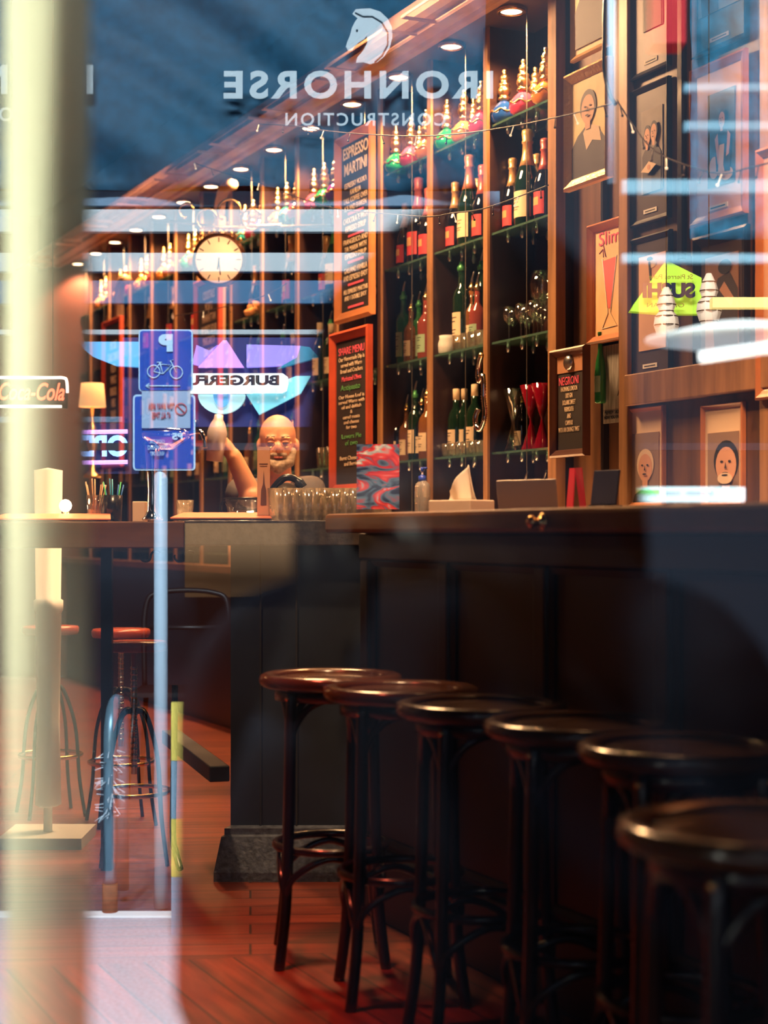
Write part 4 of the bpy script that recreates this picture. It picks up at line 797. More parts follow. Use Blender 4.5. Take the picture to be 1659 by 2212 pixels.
# beer font
lo = Vector(((330-830)/F*5.55, 5.55, 1.1725)); t = thing('beer_font', 'tall chrome beer font with a domed head and side tap on the counter', 'beer tap', lo)
MB().lathe([(0.034, 0), (0.036, 0.006), (0.026, 0.016), (0.018, 0.035), (0.016, 0.10), (0.019, 0.16), (0.024, 0.22), (0.026, 0.255)], 24).build('column', M['chrome'], t)
MB().lathe([(0.026, 0.0), (0.05, 0.02), (0.078, 0.04), (0.082, 0.055), (0.066, 0.068), (0.03, 0.076), (0, 0.078)], 28, (0.045, 0, 0.235), sy=0.5).build('domed_head', M['chrome'], t)
tp = MB().tube(smooth([Vector((0.12, 0, 0.29)), Vector((0.16, -0.01, 0.295)), Vector((0.175, -0.02, 0.27)), Vector((0.178, -0.02, 0.24))]), 0.008, 10).build('spout', M['chrome'], t)
MB().tube([(0.15, -0.01, 0.295), (0.145, -0.012, 0.335)], [0.006, 0.010], 10).build('tap_lever', M['blackm'], tp)
# black swan-neck tap in front of the bartender
lo = Vector(((612-830)/F*5.95, 5.95, 1.1725)); t = thing('coffee_grinder_arm', 'black curved spring arm with gold glints rising behind the menu card', 'bar tool', lo)
MB().tube(smooth([Vector((-0.07, 0, 0.0)), Vector((-0.06, 0, 0.06)), Vector((-0.035, 0, 0.115)), Vector((0.005, 0, 0.155)), Vector((0.045, 0, 0.15)), Vector((0.07, 0, 0.12))]), [0.010]*6+[0.013]*20+[0.019]*4+[0.02], 10).build('curved_arm', M['blackm'], t)
MB().ball((0.012, 0.01, 0.085), (0.055, 0.04, 0.055), 16).build('hopper_cover', mat('olive hopper', (0.10, 0.07, 0.03), 0.3), t)
MB().box(-0.05, 0.06, -0.03, 0.05, 0, 0.06).build('body_block', M['blackm'], t, bevel=0.006)
# straws in holders, bottle boxes at far left of counter
for (px, l_, cols_) in ((243, 'black holder of blue and green straws on the left counter', [(0.05, 0.2, 0.6), (0.05, 0.5, 0.15), (0.02, 0.3, 0.5)]), (205, 'clear jar of wooden stirrers left of the straws', [(0.5, 0.3, 0.15)]*3)):
    t = thing('straw_holder', l_, 'holder', ((px-830)/F*5.6, 5.62, 1.1685))
    MB().lathe([(0, 0), (0.028, 0), (0.032, 0.09), (0.029, 0.09), (0.026, 0.006), (0, 0.006)], 18).build('cup', M['blackm'] if px > 220 else M['clear'], t)
    for i in range(7):
        a = i*0.9; MB().tube([(0.01*math.cos(a), 0.01*math.sin(a), 0.01), (0.035*math.cos(a), 0.03*math.sin(a), 0.125+0.01*(i % 3))], 0.0025, 6).build('straw', mat('straw %s' % str(cols_[i % 3]), cols_[i % 3], 0.4), t)
t = tag(MB().box(-0.022, 0.022, -0.03, 0.03, 0, 0.07).build('napkin_dispenser', mat('cream card box', (0.8, 0.6, 0.4), 0.6), loc=((303-830)/F*5.7, 5.7, 1.1685), bevel=0.003), 'small cream box left of the beer font on the counter', 'box')
place(TUM, ((400-830)/F*5.75, 5.75, 1.1725), 0.2, 'lone clear tumbler behind the right orange menu, beside the font', None, 0.85)
# table lamp glow on the left counter
t = thing('candle_lamp', 'small glowing white globe candle lamp on the left counter', 'lamp', ((148-830)/F*5.7, 5.65, 1.1685))
MB().lathe([(0.02, 0), (0.022, 0.004), (0.014, 0.012), (0.014, 0.035)], 14).build('lamp_base', M['brass'], t); MB().ball((0, 0, 0.055), 0.022).build('globe', mat('lit globe', (1, 1, 1), emit=(1.0, 0.85, 0.65), es=5), t)
light('POINT', 'candle_lamp_light', ((148-830)/F*5.7, 5.6, 1.29), None, 1.5, WARM, 0.03)
# far left: lampshade, ornament figure, tall red board, soft drink neon
t, w, h = board('far_chalkboard', 'narrow chalkboard menu past the clock with one bright red post', 428, 482, 600, 960, 3.05, M['red'], 0.03)
text('chalk_lettering', 'COCKTAILS\nMOJITO\nMANHATTAN\nWHISKEY SOUR\nMARGARITA\nDAIQUIRI\nCOSMO\nMAI TAI\nOLD FASHIONED', 0.03, M['chalk'], t, (0, y_, h*0.62), w=w*0.66, h=h*0.6)
t, w, h = board('distant_chalkboard', 'most distant chalkboard menu with a red frame, left of the bicycle sign', 228, 268, 690, 1010, 3.05, M['red'], 0.03)
text('chalk_lettering', 'SPECIALS\nGARLIC BREAD\nPIZZA\nWINGS\nBURGER\nFRIES\nSALAD\nDESSERT', 0.03, M['chalk'], t, (0, y_, h*0.55), w=w*0.6, h=h*0.6)
t = thing('table_lamp', 'warm cream lampshade on a gold figure base, far left of the back bar', 'lamp', P(200, 930, 9.2)); 
MB().lathe([(0.075, 0), (0.062, 0.13), (0.060, 0.13), (0.073, 0)], 24, (0, 0, 0.13)).build('lamp_shade', mat('lit cream shade', (0.9, 0.6, 0.3), 0.7, emit=(1.0, 0.5, 0.2), es=0.9), t)
MB().lathe([(0.05, -0.26), (0.05, -0.25), (0.015, -0.22), (0.02, -0.12), (0.035, -0.05), (0.02, 0.02), (0.008, 0.06), (0.008, 0.16)], 14).build('lamp_base', M['gold'], t)
NS = P(70, 848, 5.0)
t = thing('neon_sign', 'red script soft drink neon sign in a white tube border, upper left', 'neon sign', NS, 0.12)
sw_ = 150/F*5.0; sh = 62/F*5.0
mb = MB(); 
mb.tube(smooth([Vector((-sw_, 0, sh/2)), Vector((sw_*0.2, 0, sh/2+0.002)), Vector((sw_*0.44, 0, sh/2+0.002)), Vector((sw_*0.49, 0, sh*0.4)), Vector((sw_*0.5, 0, 0.0))], 8), 0.0042, 8); mb.tube([(-sw_, 0, -sh/2), (sw_*0.42, 0, -sh/2+0.002)], 0.0042, 8)
mb.build('white_tube', mat('white neon', (1, 1, 1), emit=(1.0, 0.85, 0.75), es=2.2), t)
MB().box(-sw_, sw_*0.5, 0.012, 0.018, -sh/2-0.004, sh/2+0.004).build('backing', mat('neon backing', (0.03, 0.01, 0.01), 0.3), t)
text('script_lettering', 'Coca-Cola', 0.08, mat('red neon', (1, 0.1, 0.05), emit=(1.0, 0.18, 0.08), es=2.6), t, (-0.005, -0.004, 0.0), w=sw_*0.93, h=sh*0.62, ext=0.002, bold=0.0012, shear=0.35)
MB().tube([(-0.06, 0.015, sh/2), (-0.06, 0.015, 2.2)], 0.0015, 5).tube([(0.06, 0.015, sh/2), (0.06, 0.015, 2.2)], 0.0015, 5).build('hanging_wire', M['wire'], t)

# ================================================================== PEOPLE
def fuse(name, parts, m, parent=None, voxel=0.008, loc=None, sm_it=3):
    """capsule chains and ellipsoids fused into one continuous surface"""
    mb = MB()
    for p in parts:
        if p[0] == 't': mb.tube([Vector(v) for v in p[1]], p[2], 14); [mb.ball(p[1][i], (p[2][i] if isinstance(p[2], list) else p[2])*0.99, 12) for i in range(len(p[1]))]
        else: mb.ball((0, 0, 0), p[2], 20, M4=Matrix.Translation(p[1]) @ (Matrix.Rotation(p[3], 4, p[4]) if len(p) > 3 else Matrix()))
    o = mb.build(name, m, parent, loc)
    r = o.modifiers.new('fuse', 'REMESH'); r.mode = 'VOXEL'; r.voxel_size = voxel; r.use_smooth_shade = True
    s = o.modifiers.new('soft', 'SMOOTH'); s.iterations = sm_it
    return o
def hand(w, d, curl, side, spread):
    """palm at wrist w, fingers pointing along d, curling towards curl, side = across the palm to the little finger"""
    d, curl, side = Vector(d).normalized(), Vector(curl).normalized(), Vector(side).normalized(); w = Vector(w); out = []
    out.append(('t', [w, w+d*0.05, w+d*0.085], [0.026, 0.033, 0.030])); out.append(('t', [w+d*0.04-side*0.018, w+d*0.082-side*0.026], [0.016, 0.014])); out.append(('t', [w+d*0.04+side*0.018, w+d*0.078+side*0.026], [0.016, 0.014]))
    for i, L in enumerate((0.072, 0.080, 0.075, 0.060)):
        b = w+d*0.085+side*(-0.030+0.020*i); f = 0.5*spread
        k1 = b+(d*0.85+curl*0.35).normalized()*L*0.42; k2 = k1+(d*0.3+curl*0.9).normalized()*L*0.33; k3 = k2+(curl*1.0-d*0.35).normalized()*L*0.27
        out.append(('t', [b, k1, k2, k3], [0.0095, 0.0088, 0.008, 0.007]))
    b = w+d*0.025-side*0.026; k1 = b+(d*0.6-side*0.7+curl*0.4).normalized()*0.04; k2 = k1+(d*0.7+curl*0.6).normalized()*0.03
    out.append(('t', [b, k1, k2], [0.014, 0.011, 0.009])); return out
# the bartender, bald, leaning over his work and shaking a drink
BD = 7.25
def bp(px, py, D=BD): return P(px, py, D)
root = thing('person', 'bald bartender with grey beard in a grey shirt shaking a drink behind the counter', 'person', ((590-830)/F*BD, BD+0.05, 0))
o3 = root.location.copy()
def rel(v): return Vector(v)-o3
hc_ = rel(bp(600, 955)); Rt = Matrix.Rotation
shR, shL = rel(bp(520, 1065, BD+0.02)), rel(bp(672, 1060, BD+0.04)); nk = rel(bp(603, 1050, BD+0.04)); pel = Vector((0.0, 0.22, 0.95)); 
elR = rel(bp(545, 1075, BD-0.22)); wrR = rel(bp(505, 985, BD-0.24)); elL = rel(bp(690, 1170, BD-0.08)); wrL = rel(bp(620, 1150, BD-0.24))
hp = [('e', hc_+Vector((0, 0.01, 0.028)), (0.080, 0.096, 0.092)), ('e', hc_+Vector((0.006, -0.03, -0.045)), (0.060, 0.068, 0.070)), ('t', [hc_+Vector((0, 0.03, -0.06)), nk], [0.055, 0.060]),
      ('e', hc_+Vector((0.012, -0.100, -0.030)), (0.013, 0.018, 0.022)), ('e', hc_+Vector((-0.022, -0.080, 0.012)), (0.030, 0.016, 0.009)), ('e', hc_+Vector((0.040, -0.078, 0.012)), (0.028, 0.016, 0.009)),
      ('e', hc_+Vector((-0.082, 0.0, -0.015)), (0.010, 0.018, 0.028)), ('e', hc_+Vector((0.086, 0.0, -0.015)), (0.010, 0.018, 0.028)),
      ('t', [nk, nk+Vector((0, 0.03, -0.10)), Vector((0, 0.18, 1.05)), pel], [0.075, 0.14, 0.145, 0.13]), ('t', [nk+Vector((0, 0.02, -0.03)), shR], [0.07, 0.055]), ('t', [nk+Vector((0, 0.02, -0.03)), shL], [0.07, 0.055]),
      ('t', [shR, elR, wrR], [0.060, 0.050, 0.034]), ('t', [shL, elL, wrL], [0.052, 0.040, 0.028]),
      ('t', [pel+Vector((-0.09, 0, 0)), Vector((-0.11, 0.1, 0.50)), Vector((-0.12, 0.16, 0.09))], [0.09, 0.058, 0.042]), ('t', [pel+Vector((0.09, 0, 0)), Vector((0.11, 0.1, 0.50)), Vector((0.12, 0.16, 0.09))], [0.09, 0.058, 0.042]),
      ('t', [Vector((-0.12, 0.17, 0.045)), Vector((-0.12, 0.02, 0.035))], [0.042, 0.034]), ('t', [Vector((0.12, 0.17, 0.045)), Vector((0.12, 0.02, 0.035))], [0.042, 0.034])]
dR = (rel(bp(470, 945, BD-0.25))-wrR)
hp += hand(wrR, dR, (-0.5, -0.3, -0.4), (0.2, -0.8, -0.3), 1); hp += hand(wrL, (-0.8, -0.3, -0.1), (0, -0.5, -0.8), (0.1, -0.8, 0.4), 1)
body = fuse('body', hp, M['skin'], root, 0.007, sm_it=2)
sh = fuse('shirt', [('t', [nk+Vector((0, 0.02, -0.045)), nk+Vector((0, 0.03, -0.12)), Vector((0, 0.18, 1.05)), pel], [0.09, 0.16, 0.165, 0.15]), ('t', [nk+Vector((0, 0.02, -0.05)), shR], [0.08, 0.07]), ('t', [nk+Vector((0, 0.02, -0.05)), shL], [0.08, 0.07]),
     ('t', [shR, shR.lerp(elR, 0.7)], [0.068, 0.058]), ('t', [shL, shL.lerp(elL, 0.8)], [0.068, 0.058])], M['shirt'], root, 0.011)
fuse('trousers', [('t', [pel+Vector((0, 0, -0.02)), pel+Vector((0, 0, -0.08))], [0.155, 0.15]), ('t', [pel+Vector((-0.09, 0, -0.06)), Vector((-0.11, 0.1, 0.50)), Vector((-0.12, 0.16, 0.10))], [0.105, 0.075, 0.062]), ('t', [pel+Vector((0.09, 0, -0.06)), Vector((0.11, 0.1, 0.50)), Vector((0.12, 0.16, 0.10))], [0.105, 0.075, 0.062])], M['vest'], root, 0.013)
for s_ in (-1, 1): fuse('shoe', [('t', [Vector((s_*0.12, 0.17, 0.05)), Vector((s_*0.12, 0.0, 0.042))], [0.05, 0.041])], M['blackm'], root, 0.01)
fuse('beard', [('t', [hc_+Vector((-0.062, -0.035, -0.04)), hc_+Vector((-0.045, -0.07, -0.09)), hc_+Vector((0.008, -0.085, -0.112)), hc_+Vector((0.055, -0.07, -0.09)), hc_+Vector((0.070, -0.035, -0.04))], [0.016, 0.024, 0.032, 0.024, 0.016]), ('t', [hc_+Vector((-0.02, -0.094, -0.06)), hc_+Vector((0.04, -0.094, -0.06))], [0.010, 0.010])], M['beard'], root, 0.005)
for s_ in (-0.024, 0.040):
    e_ = MB().ball(hc_+Vector((s_, -0.083, -0.005)), (0.016, 0.010, 0.008), 12).build('eyelid', M['skin'], root)
    MB().tube([hc_+Vector((s_-0.013, -0.0905, -0.010)), hc_+Vector((s_, -0.0935, -0.0125)), hc_+Vector((s_+0.013, -0.0905, -0.010))], 0.0016, 6).build('eyelash', M['ink'], e_)
    MB().tube([hc_+Vector((s_-0.018, -0.088, 0.018)), hc_+Vector((s_+0.018, -0.088, 0.020))], 0.0045, 8).build('eyebrow', M['beard'], root)
MB().tube([hc_+Vector((-0.008, -0.100, -0.072)), hc_+Vector((0.028, -0.100, -0.072))], 0.004, 6).build('mouth', mat('lips', (0.45, 0.12, 0.10), 0.5), root)
MB().tube(arc(hc_+Vector((-0.026, -0.098, -0.006)), 0.022, 0, 2*PI, 18), 0.0015, 5).tube(arc(hc_+Vector((0.042, -0.098, -0.006)), 0.022, 0, 2*PI, 18), 0.0015, 5).build('spectacles', M['brass'], root)
sk = rel(bp(468, 950, BD-0.28))
t = tag(MB().lathe([(0, -0.09), (0.034, -0.09), (0.042, 0.03), (0.038, 0.045), (0.030, 0.07), (0.020, 0.085), (0.018, 0.105), (0, 0.107)], 24).build('cocktail_shaker', mat('bright steel', (0.9, 0.82, 0.86), 0.4, 0.4), loc=o3+sk), "steel cocktail shaker held up in the bartender's raised hand", 'shaker')
t.rotation_euler = (0, 0.1, 0)

# ================================================================== THE LANE OUTSIDE (it shows as reflections in the window)
facade_c = mat('navy facade paint', (0.010, 0.020, 0.040), 0.7)
st = struct(MB().box(-9, 9, -14, PANE, -0.12, -0.02).build('ground', mat('lane asphalt', (0.07, 0.08, 0.12), 0.7, noise=0.4, scale=40, bump=0.2)))
st = struct(MB().box(-9, 9, -3.7, PANE-0.01, -0.02, 0.0).build('footpath', mat('pale pavement', (0.42, 0.44, 0.52), 0.6, noise=0.25, scale=90, bump=0.2)))
st = struct(MB().box(-9, 9, -3.76, -3.7, -0.02, 0.006).build('kerb', mat('white kerb line', (0.75, 0.8, 0.85), 0.6)))
st = struct(MB().box(-9, 9, -7.6, -7.3, -0.02, 9).build('opposite_facade_wall', facade_c))
# scaffold banner with folds
def gridcloth(name, x0, x1, z0, z1, y, amp, m, nx=70, nz=50, seed=0):
    mb = MB(); v = []
    for j in range(nz+1):
        for i in range(nx+1):
            x, z = x0+(x1-x0)*i/nx, z0+(z1-z0)*j/nz
            s_ = (x*0.62+z*0.95)+0.10*math.sin(x*2.1+seed); dd = amp*(math.sin(s_*7+seed)*0.45+math.sin(s_*15+1.3+z)*0.28+math.sin(s_*29+x*2)*0.10)
            v.append((x, y+dd, z))
    mb._new(v, [(j*(nx+1)+i, j*(nx+1)+i+1, (j+1)*(nx+1)+i+1, (j+1)*(nx+1)+i) for j in range(nz) for i in range(nx)], None, True)
    o = mb.build(name, m); md = o.modifiers.new('thickness', 'SOLIDIFY'); md.thickness = 0.004; return o
BDv = 7.0; yb = 2*PANE-BDv
bl, br_ = RV(-260, 400, BDv), RV(1052, 400, BDv)
cl = gridcloth('construction_banner', bl.x, br_.x, bl.z, 4.6, yb-0.07, 0.085, mat('navy blue mesh cloth', (0.010, 0.085, 0.16), 0.7, noise=0.2, scale=20))
ban = thing('building_banner', 'large navy blue building site banner with white horse head logo and lettering across the lane', 'banner', ((bl.x+br_.x)/2, yb, 2.6))
cl.location = -ban.location; cl.parent = ban; cl.name = 'cloth'
wh = mat('white banner print', (0.50, 0.60, 0.66), 0.7)
def rtext(name, body, px0, px1, py0, py1, D, m, parent, bold=0.0, off=0.02, sp=1.0):
    c = RV((px0+px1)/2, (py0+py1)/2, D); w, h = abs(px1-px0)/F*D, abs(py1-py0)/F*D
    return text(name, body, h, m, parent, c+Vector((0, off, 0))-(parent.location if parent else Vector()), rot=(PI/2, 0, PI), w=w, h=h, bold=bold, ext=0.002, sp=sp)
rtext('lettering', 'IRONHORSE', 488, 1066, 163, 224, BDv, wh, ban, 0.004, 0.05, 1.25)
rtext('lettering', 'CONSTRUCTION', 618, 962, 252, 280, BDv, wh, ban, 0.001, 0.05, 1.25)
rtext('lettering', 'IRONHORSE', -375, 208, 150, 214, BDv, wh, ban, 0.004, 0.05, 1.25)
rtext('lettering', 'CONSTRUCTION', -300, 68, 240, 270, BDv, wh, ban, 0.001, 0.05, 1.25)
def rpoly(name, pts, D, m, parent, off=0.03, d=0.004):
    return MB().poly([RV(a, b, D)+Vector((0, off, 0))-(parent.location if parent else Vector()) for a, b in pts], (0, -d, 0)).build(name, m, parent)
horse = [(769, 28), (782, 27), (800, 26), (822, 33), (838, 48), (847, 66), (848, 90), (842, 112), (830, 130), (815, 142), (800, 146), (786, 142), (770, 143), (772, 132), (785, 117), (794, 100), (793, 84), (788, 92), (776, 99), (767, 108), (762, 117), (753, 117), (748, 108), (751, 98), (757, 84), (761, 68), (767, 56), (773, 47), (762, 38)]
rpoly('horse_logo', horse, BDv, wh, ban, 0.05)
MB().tube([RV(a, b, BDv)+Vector((0, 0.054, 0))-ban.location for a, b in [(768, 36), (785, 44), (805, 44), (825, 56), (838, 78), (838, 104), (826, 128), (810, 142)]], 0.003, 6).build('mane_line', mat('navy print', (0.02, 0.05, 0.08), 0.7), ban)
MB().ball(RV(772, 74, BDv)+Vector((0, 0.054, 0))-ban.location, 0.005, 8).build('horse_eye', mat('navy print', (0, 0, 0)), ban)
t = gridcloth('blue_tarpaulin', RV(1492, 0, 6.9).x, RV(1900, 0, 6.9).x, 2.35, 4.4, 2*PANE-6.9, 0.04, mat('teal tarpaulin', (0.02, 0.16, 0.27), 0.6, noise=0.5, scale=14, bump=0.5), 30, 50, 2)
tag(t, 'teal tarpaulin sheet on the facade across the lane, upper right of the reflections', 'tarpaulin')
# weatherboards and awnings of the shop front opposite
pale = mat('pale weatherboard', (0.60, 0.68, 0.72), 0.6); bluep = mat('blue grey board', (0.16, 0.28, 0.42), 0.6); dkbl = mat('deep blue awning', (0.03, 0.17, 0.36), 0.5)
fc = thing('shopfront_boards', 'pale and blue horizontal weatherboards of the shop front across the lane', 'shop front', (0, 2*PANE-7.2, 0))
for (ya, yb_, m_) in ((413, 444, bluep), (452, 500, pale), (546, 586, pale), (606, 655, dkbl), (712, 722, pale), (900, 912, bluep)):
    a, b = RV(-400, ya, 7.15), RV(1080, yb_, 7.15)
    MB().box(a.x, b.x, -0.05, 0.0, b.z, a.z).build('weatherboard', m_, fc, loc=(0, a.y-fc.location.y, 0))
# burger shop sign
BS = 6.6
bg = thing('burger_shop_sign', 'illuminated winged shop sign in blue and violet with a white lettered panel', 'sign', RV(520, 830, BS))
def rbox(name, x0_, x1_, y0_, y1_, D, m, parent, d=0.03, off=0.0):
    return rpoly(name, [(x0_, y0_), (x1_, y0_), (x1_, y1_), (x0_, y1_)], D, m, parent, off, d)
E = lambda n, c, s: mat(n, c, 0.5, emit=c, es=s)
viol, sky_, whs, cy = E('lit violet panel', (0.38, 0.28, 0.95), 1.15), E('lit sky panel', (0.12, 0.5, 0.95), 1.3), E('lit white panel', (0.95, 1.0, 1.0), 2.8), E('lit cyan panel', (0.25, 0.75, 0.85), 1.3)
rpoly('left_wing', [(160, 738), (300, 738), (300, 793), (250, 790), (200, 770)], BS, sky_, bg, 0, 0.04)
rpoly('left_wing_tip', [(425, 745), (452, 757), (470, 745), (430, 790), (415, 786)], BS, viol, bg, 0, 0.04)
rpoly('peak', [(428, 793), (482, 735), (490, 735), (527, 793)], BS, E('lit pink violet panel', (0.75, 0.35, 0.9), 1.1), bg, 0, 0.04)
rpoly('right_wing', [(533, 744), (650, 747), (642, 772), (610, 790), (533, 793)], BS, viol, bg, 0, 0.04)
rpoly('right_stripe', [(650, 747), (670, 750), (690, 772), (600, 796), (642, 772)], BS, mat('deep teal panel', (0.02, 0.25, 0.4), 0.5, emit=(0.02, 0.25, 0.4), es=0.8), bg, 0, 0.04)
rpoly('white_panel', [(405, 808), (612, 808), (622, 815), (624, 830), (620, 845), (610, 850), (405, 850)], BS, whs, bg, 0.03, 0.05)
bgc = mat('black sign letters', (0.01, 0.01, 0.04), 0.6)
rtext('lettering', 'BURGERFUEL', 368, 608, 816, 838, BS, bgc, bg, 0.002, 0.09)
rpoly('diamond', [(545, 851), (640, 812), (672, 812), (650, 850), (560, 896), (532, 852)], BS, cy, bg, 0, 0.03)
rpoly('oval', [(428+51*(1+math.cos(a)), 852+42*max(0, math.sin(a))) for a in [PI*i/16 for i in range(17)]], BS, E('lit pale cyan panel', (0.55, 0.9, 0.9), 1.6), bg, 0, 0.03)
rpoly('oval_centre', [(462+18*(1+math.cos(a)), 852+28*max(0, math.sin(a))) for a in [PI*i/12 for i in range(13)]], BS, sky_, bg, 0.02, 0.03)
rpoly('dark_backboard', [(260, 725), (700, 725), (700, 920), (260, 920)], BS, mat('indigo backboard', (0.01, 0.02, 0.16), 0.5, emit=(0.004, 0.012, 0.10), es=0.3), bg, -0.06, 0.03)
# open sign in neon with a rail across
OD = 6.2
on = thing('open_neon_sign', 'violet and blue neon OPEN sign across the lane', 'neon sign', RV(205, 965, OD)+Vector((0, 0, 0)))
vn, bn = E('violet neon', (0.75, 0.35, 1.0), 5.0), E('blue neon', (0.25, 0.5, 1.0), 5.0)
MB().tube([RV(a, b, OD)-on.location for a, b in [(276, 932), (140, 934), (132, 942), (132, 990), (138, 1000), (276, 998)]], 0.008, 8).build('border_tube', vn, on)
rtext('open_lettering', 'OPEN', 137, 276, 942, 989, OD, bn, on, 0.004, 0.0)
MB().box(-0.16, 0.16, -0.05, -0.03, -0.1, 0.09).build('backing', mat('indigo backing', (0.01, 0.02, 0.08), 0.4), on)
t = tag(MB().box(-4, 4, -0.012, 0.012, -0.012, 0.012).build('lane_handrail', mat('dark steel rail', (0.02, 0.03, 0.05), 0.4), loc=RV(830, 965, 5.6)), 'thin dark horizontal handrail in front of the open sign across the lane', 'handrail')
# bicycle path sign on its pole
SD = 5.0
sg = thing('bicycle_sign_pole', 'pale steel pole with a blue bicycle parking sign and a blue time limit plate', 'street sign', (RV(345, 0, SD).x, 2*PANE-SD, 0))
sgb = mat('blue sign face', (0.01, 0.07, 0.42), 0.35, emit=(0.004, 0.03, 0.30), es=0.25); sw2 = mat('white sign print', (0.45, 0.68, 0.90), 0.4)  # faint emission in the blue stands in for light falling on the sign
MB().tube([(0, -0.03, 0), (0, -0.03, RV(345, 712, SD).z)], 0.021, 16).build('pole', mat('pale galvanised pole', (0.42, 0.58, 0.72), 0.4), sg)
def rrect(x0_, x1_, y0_, y1_, r):
    out = []
    for cx, cy_, a in ((x1_-r, y0_+r, -PI/2), (x1_-r, y1_-r, 0), (x0_+r, y1_-r, PI/2), (x0_+r, y0_+r, PI)): out += [(cx+r*math.cos(a+k*PI/8), cy_+r*math.sin(a+k*PI/8)) for k in range(5)]
    return out
up = rpoly('upper_plate', rrect(300, 417, 712, 846, 8), SD, sw2, sg, 0, 0.004)
lo_ = rpoly('lower_plate', rrect(287, 422, 852, 1016, 8), SD, sw2, sg, -0.006, 0.004)
ug = rpoly('upper_face', rrect(303, 414, 715, 843, 6), SD, sgb, sg, 0.003, 0.003)
lg_ = rpoly('lower_face', rrect(291, 418, 856, 1012, 6), SD, sgb, sg, -0.003, 0.003)
def rline(name, chains, r, D, m, parent, off): 
    mb = MB()
    for ch in chains: mb.tube([RV(a, b, D)+Vector((0, off, 0))-sg.location for a, b in ch], r, 6)
    return mb.build(name, m, parent)
circ = lambda cx, cy_, r, n=20: [(cx+r*math.cos(2*PI*i/n), cy_+r*math.sin(2*PI*i/n)) for i in range(n+1)]
rline('bicycle_symbol', [circ(333, 803, 13.5), circ(382, 805, 13.5), [(333, 803), (345, 787), (372, 789), (353, 808), (333, 803)], [(353, 808), (346, 783)], [(382, 805), (369, 779), (376, 778)], [(340, 783), (351, 783)]], 0.0018, SD, sw2, sg, 0.006)
rline('arrow_symbol', [[(316, 834), (390, 834)], [(324, 829), (316, 834), (324, 839)]], 0.0022, SD, sw2, sg, 0.006)
rtext('parking_letter', 'P', 345, 376, 724, 762, SD, sw2, sg, 0.004, 0.006)
rpoly('notice_panel', [(307, 845), (412, 845), (412, 925), (307, 925)], SD, mat('faded notice', (0.30, 0.42, 0.62), 0.5), sg, 0.004, 0.002)
rline('prohibition_ring', [circ(392, 884, 12), [(384, 876), (400, 892)]], 0.0016, SD, mat('red sign print', (0.55, 0.08, 0.12), 0.5), sg, 0.008)
rtext('notice_lettering', 'TOW AWAY AREA\nAT ALL TIMES', 322, 378, 872, 905, SD, mat('red sign print', (0, 0, 0)), sg, 0, 0.008)
rtext('limit_lettering', 'P5', 373, 396, 936, 951, SD, sw2, sg, 0.001, 0.006)
rtext('small_lettering', 'LOADING ZONE\nGOODS AND SERVICE\nVEHICLES ONLY', 320, 362, 950, 985, SD, sw2, sg, 0, 0.006)
# yellow and white bollard post, hoop with a wreath
c = RV(384, 0, 4.7); t = thing('striped_bollard', 'short square post banded yellow and pale blue beside the sign pole', 'bollard', (c.x, 2*PANE-4.7, 0))
zt2 = RV(384, 1517, 4.7).z
yl = mat('reflective yellow', (0.75, 0.62, 0.12), 0.5); gb = mat('grey blue band', (0.22, 0.36, 0.50), 0.5)
for i in range(4): MB().box(-0.016, 0.016, -0.016, 0.016, zt2-(i+1)*zt2/4+0.001, zt2-i*zt2/4).build('band', yl if i % 2 == 0 else gb, t)
c = RV(238, 0, 4.95); t = thing('bicycle_hoop', 'grey steel hoop stand with a frayed tassel wreath and rusty foot', 'bicycle stand', (c.x, 2*PANE-4.95, 0))
zt2 = RV(238, 1522, 4.95).z
MB().tube([(0, 0, 0.02)]+[(0, -0.12+0.12*math.cos(a), zt2-0.12+0.12*math.sin(a)) for a in [PI*i/10 for i in range(11)]]+[(0, -0.24, 0.02)], 0.020, 12).build('hoop', mat('blue grey steel', (0.15, 0.28, 0.38), 0.3, 0.5), t)
MB().tube([(0, 0, 0.0), (0, 0, 0.09)], 0.023, 12).build('rusty_foot', mat('rusty steel', (0.14, 0.06, 0.03), 0.8, noise=0.5, scale=40), t)
mb = MB()
for i in range(90):
    a = random.random()*2*PI; cz = RV(0, 1690, 4.95).z+random.uniform(-0.10, 0.10); mb.tube([(0.02*math.cos(a), 0.02*math.sin(a), cz), (0.045*math.cos(a), 0.045*math.sin(a), cz-0.01+random.uniform(-0.015, 0.015))], 0.0025, 4)
mb.build('tassel_wreath', mat('pale blue yarn', (0.35, 0.45, 0.55), 0.9), t)
# white furled sunshade with a base slab
c = P(104, 0, 6.1); t = thing('furled_sunshade', 'white furled sunshade standing on a slab base at the far left of the room', 'sunshade', (c.x, 6.1, 0))
wc = mat('white canvas', (0.85, 0.86, 0.84), 0.7)
MB().lathe([(0.030, 0.13), (0.046, 0.14), (0.040, 0.45), (0.046, 0.84), (0.052, 0.85), (0.052, 0.885), (0.044, 0.89), (0.050, 1.36), (0.0, 1.37)], 20, flute=5, fa=0.08).build('canvas', wc, t)
MB().tube([(0, 0, 0), (0, 0, 0.2)], 0.016, 10).build('pole', wc, t); MB().box(-0.15, 0.15, -0.15, 0.15, 0, 0.04).build('base_slab', mat('grey slab', (0.4, 0.42, 0.42), 0.8), t)
# yellow painted downpipe just outside the window
YD = 1.35; c = RV(104, 0, YD)
t = tag(MB().lathe([(0.034, 0), (0.034, 3.3), (0.0, 3.3)], 32).build('downpipe', mat('pale yellow pipe', (0.85, 0.85, 0.58), 0.45), loc=(c.x, 2*PANE-YD, 0.0)), 'pale yellow downpipe standing on the footpath just outside the window', 'pipe')
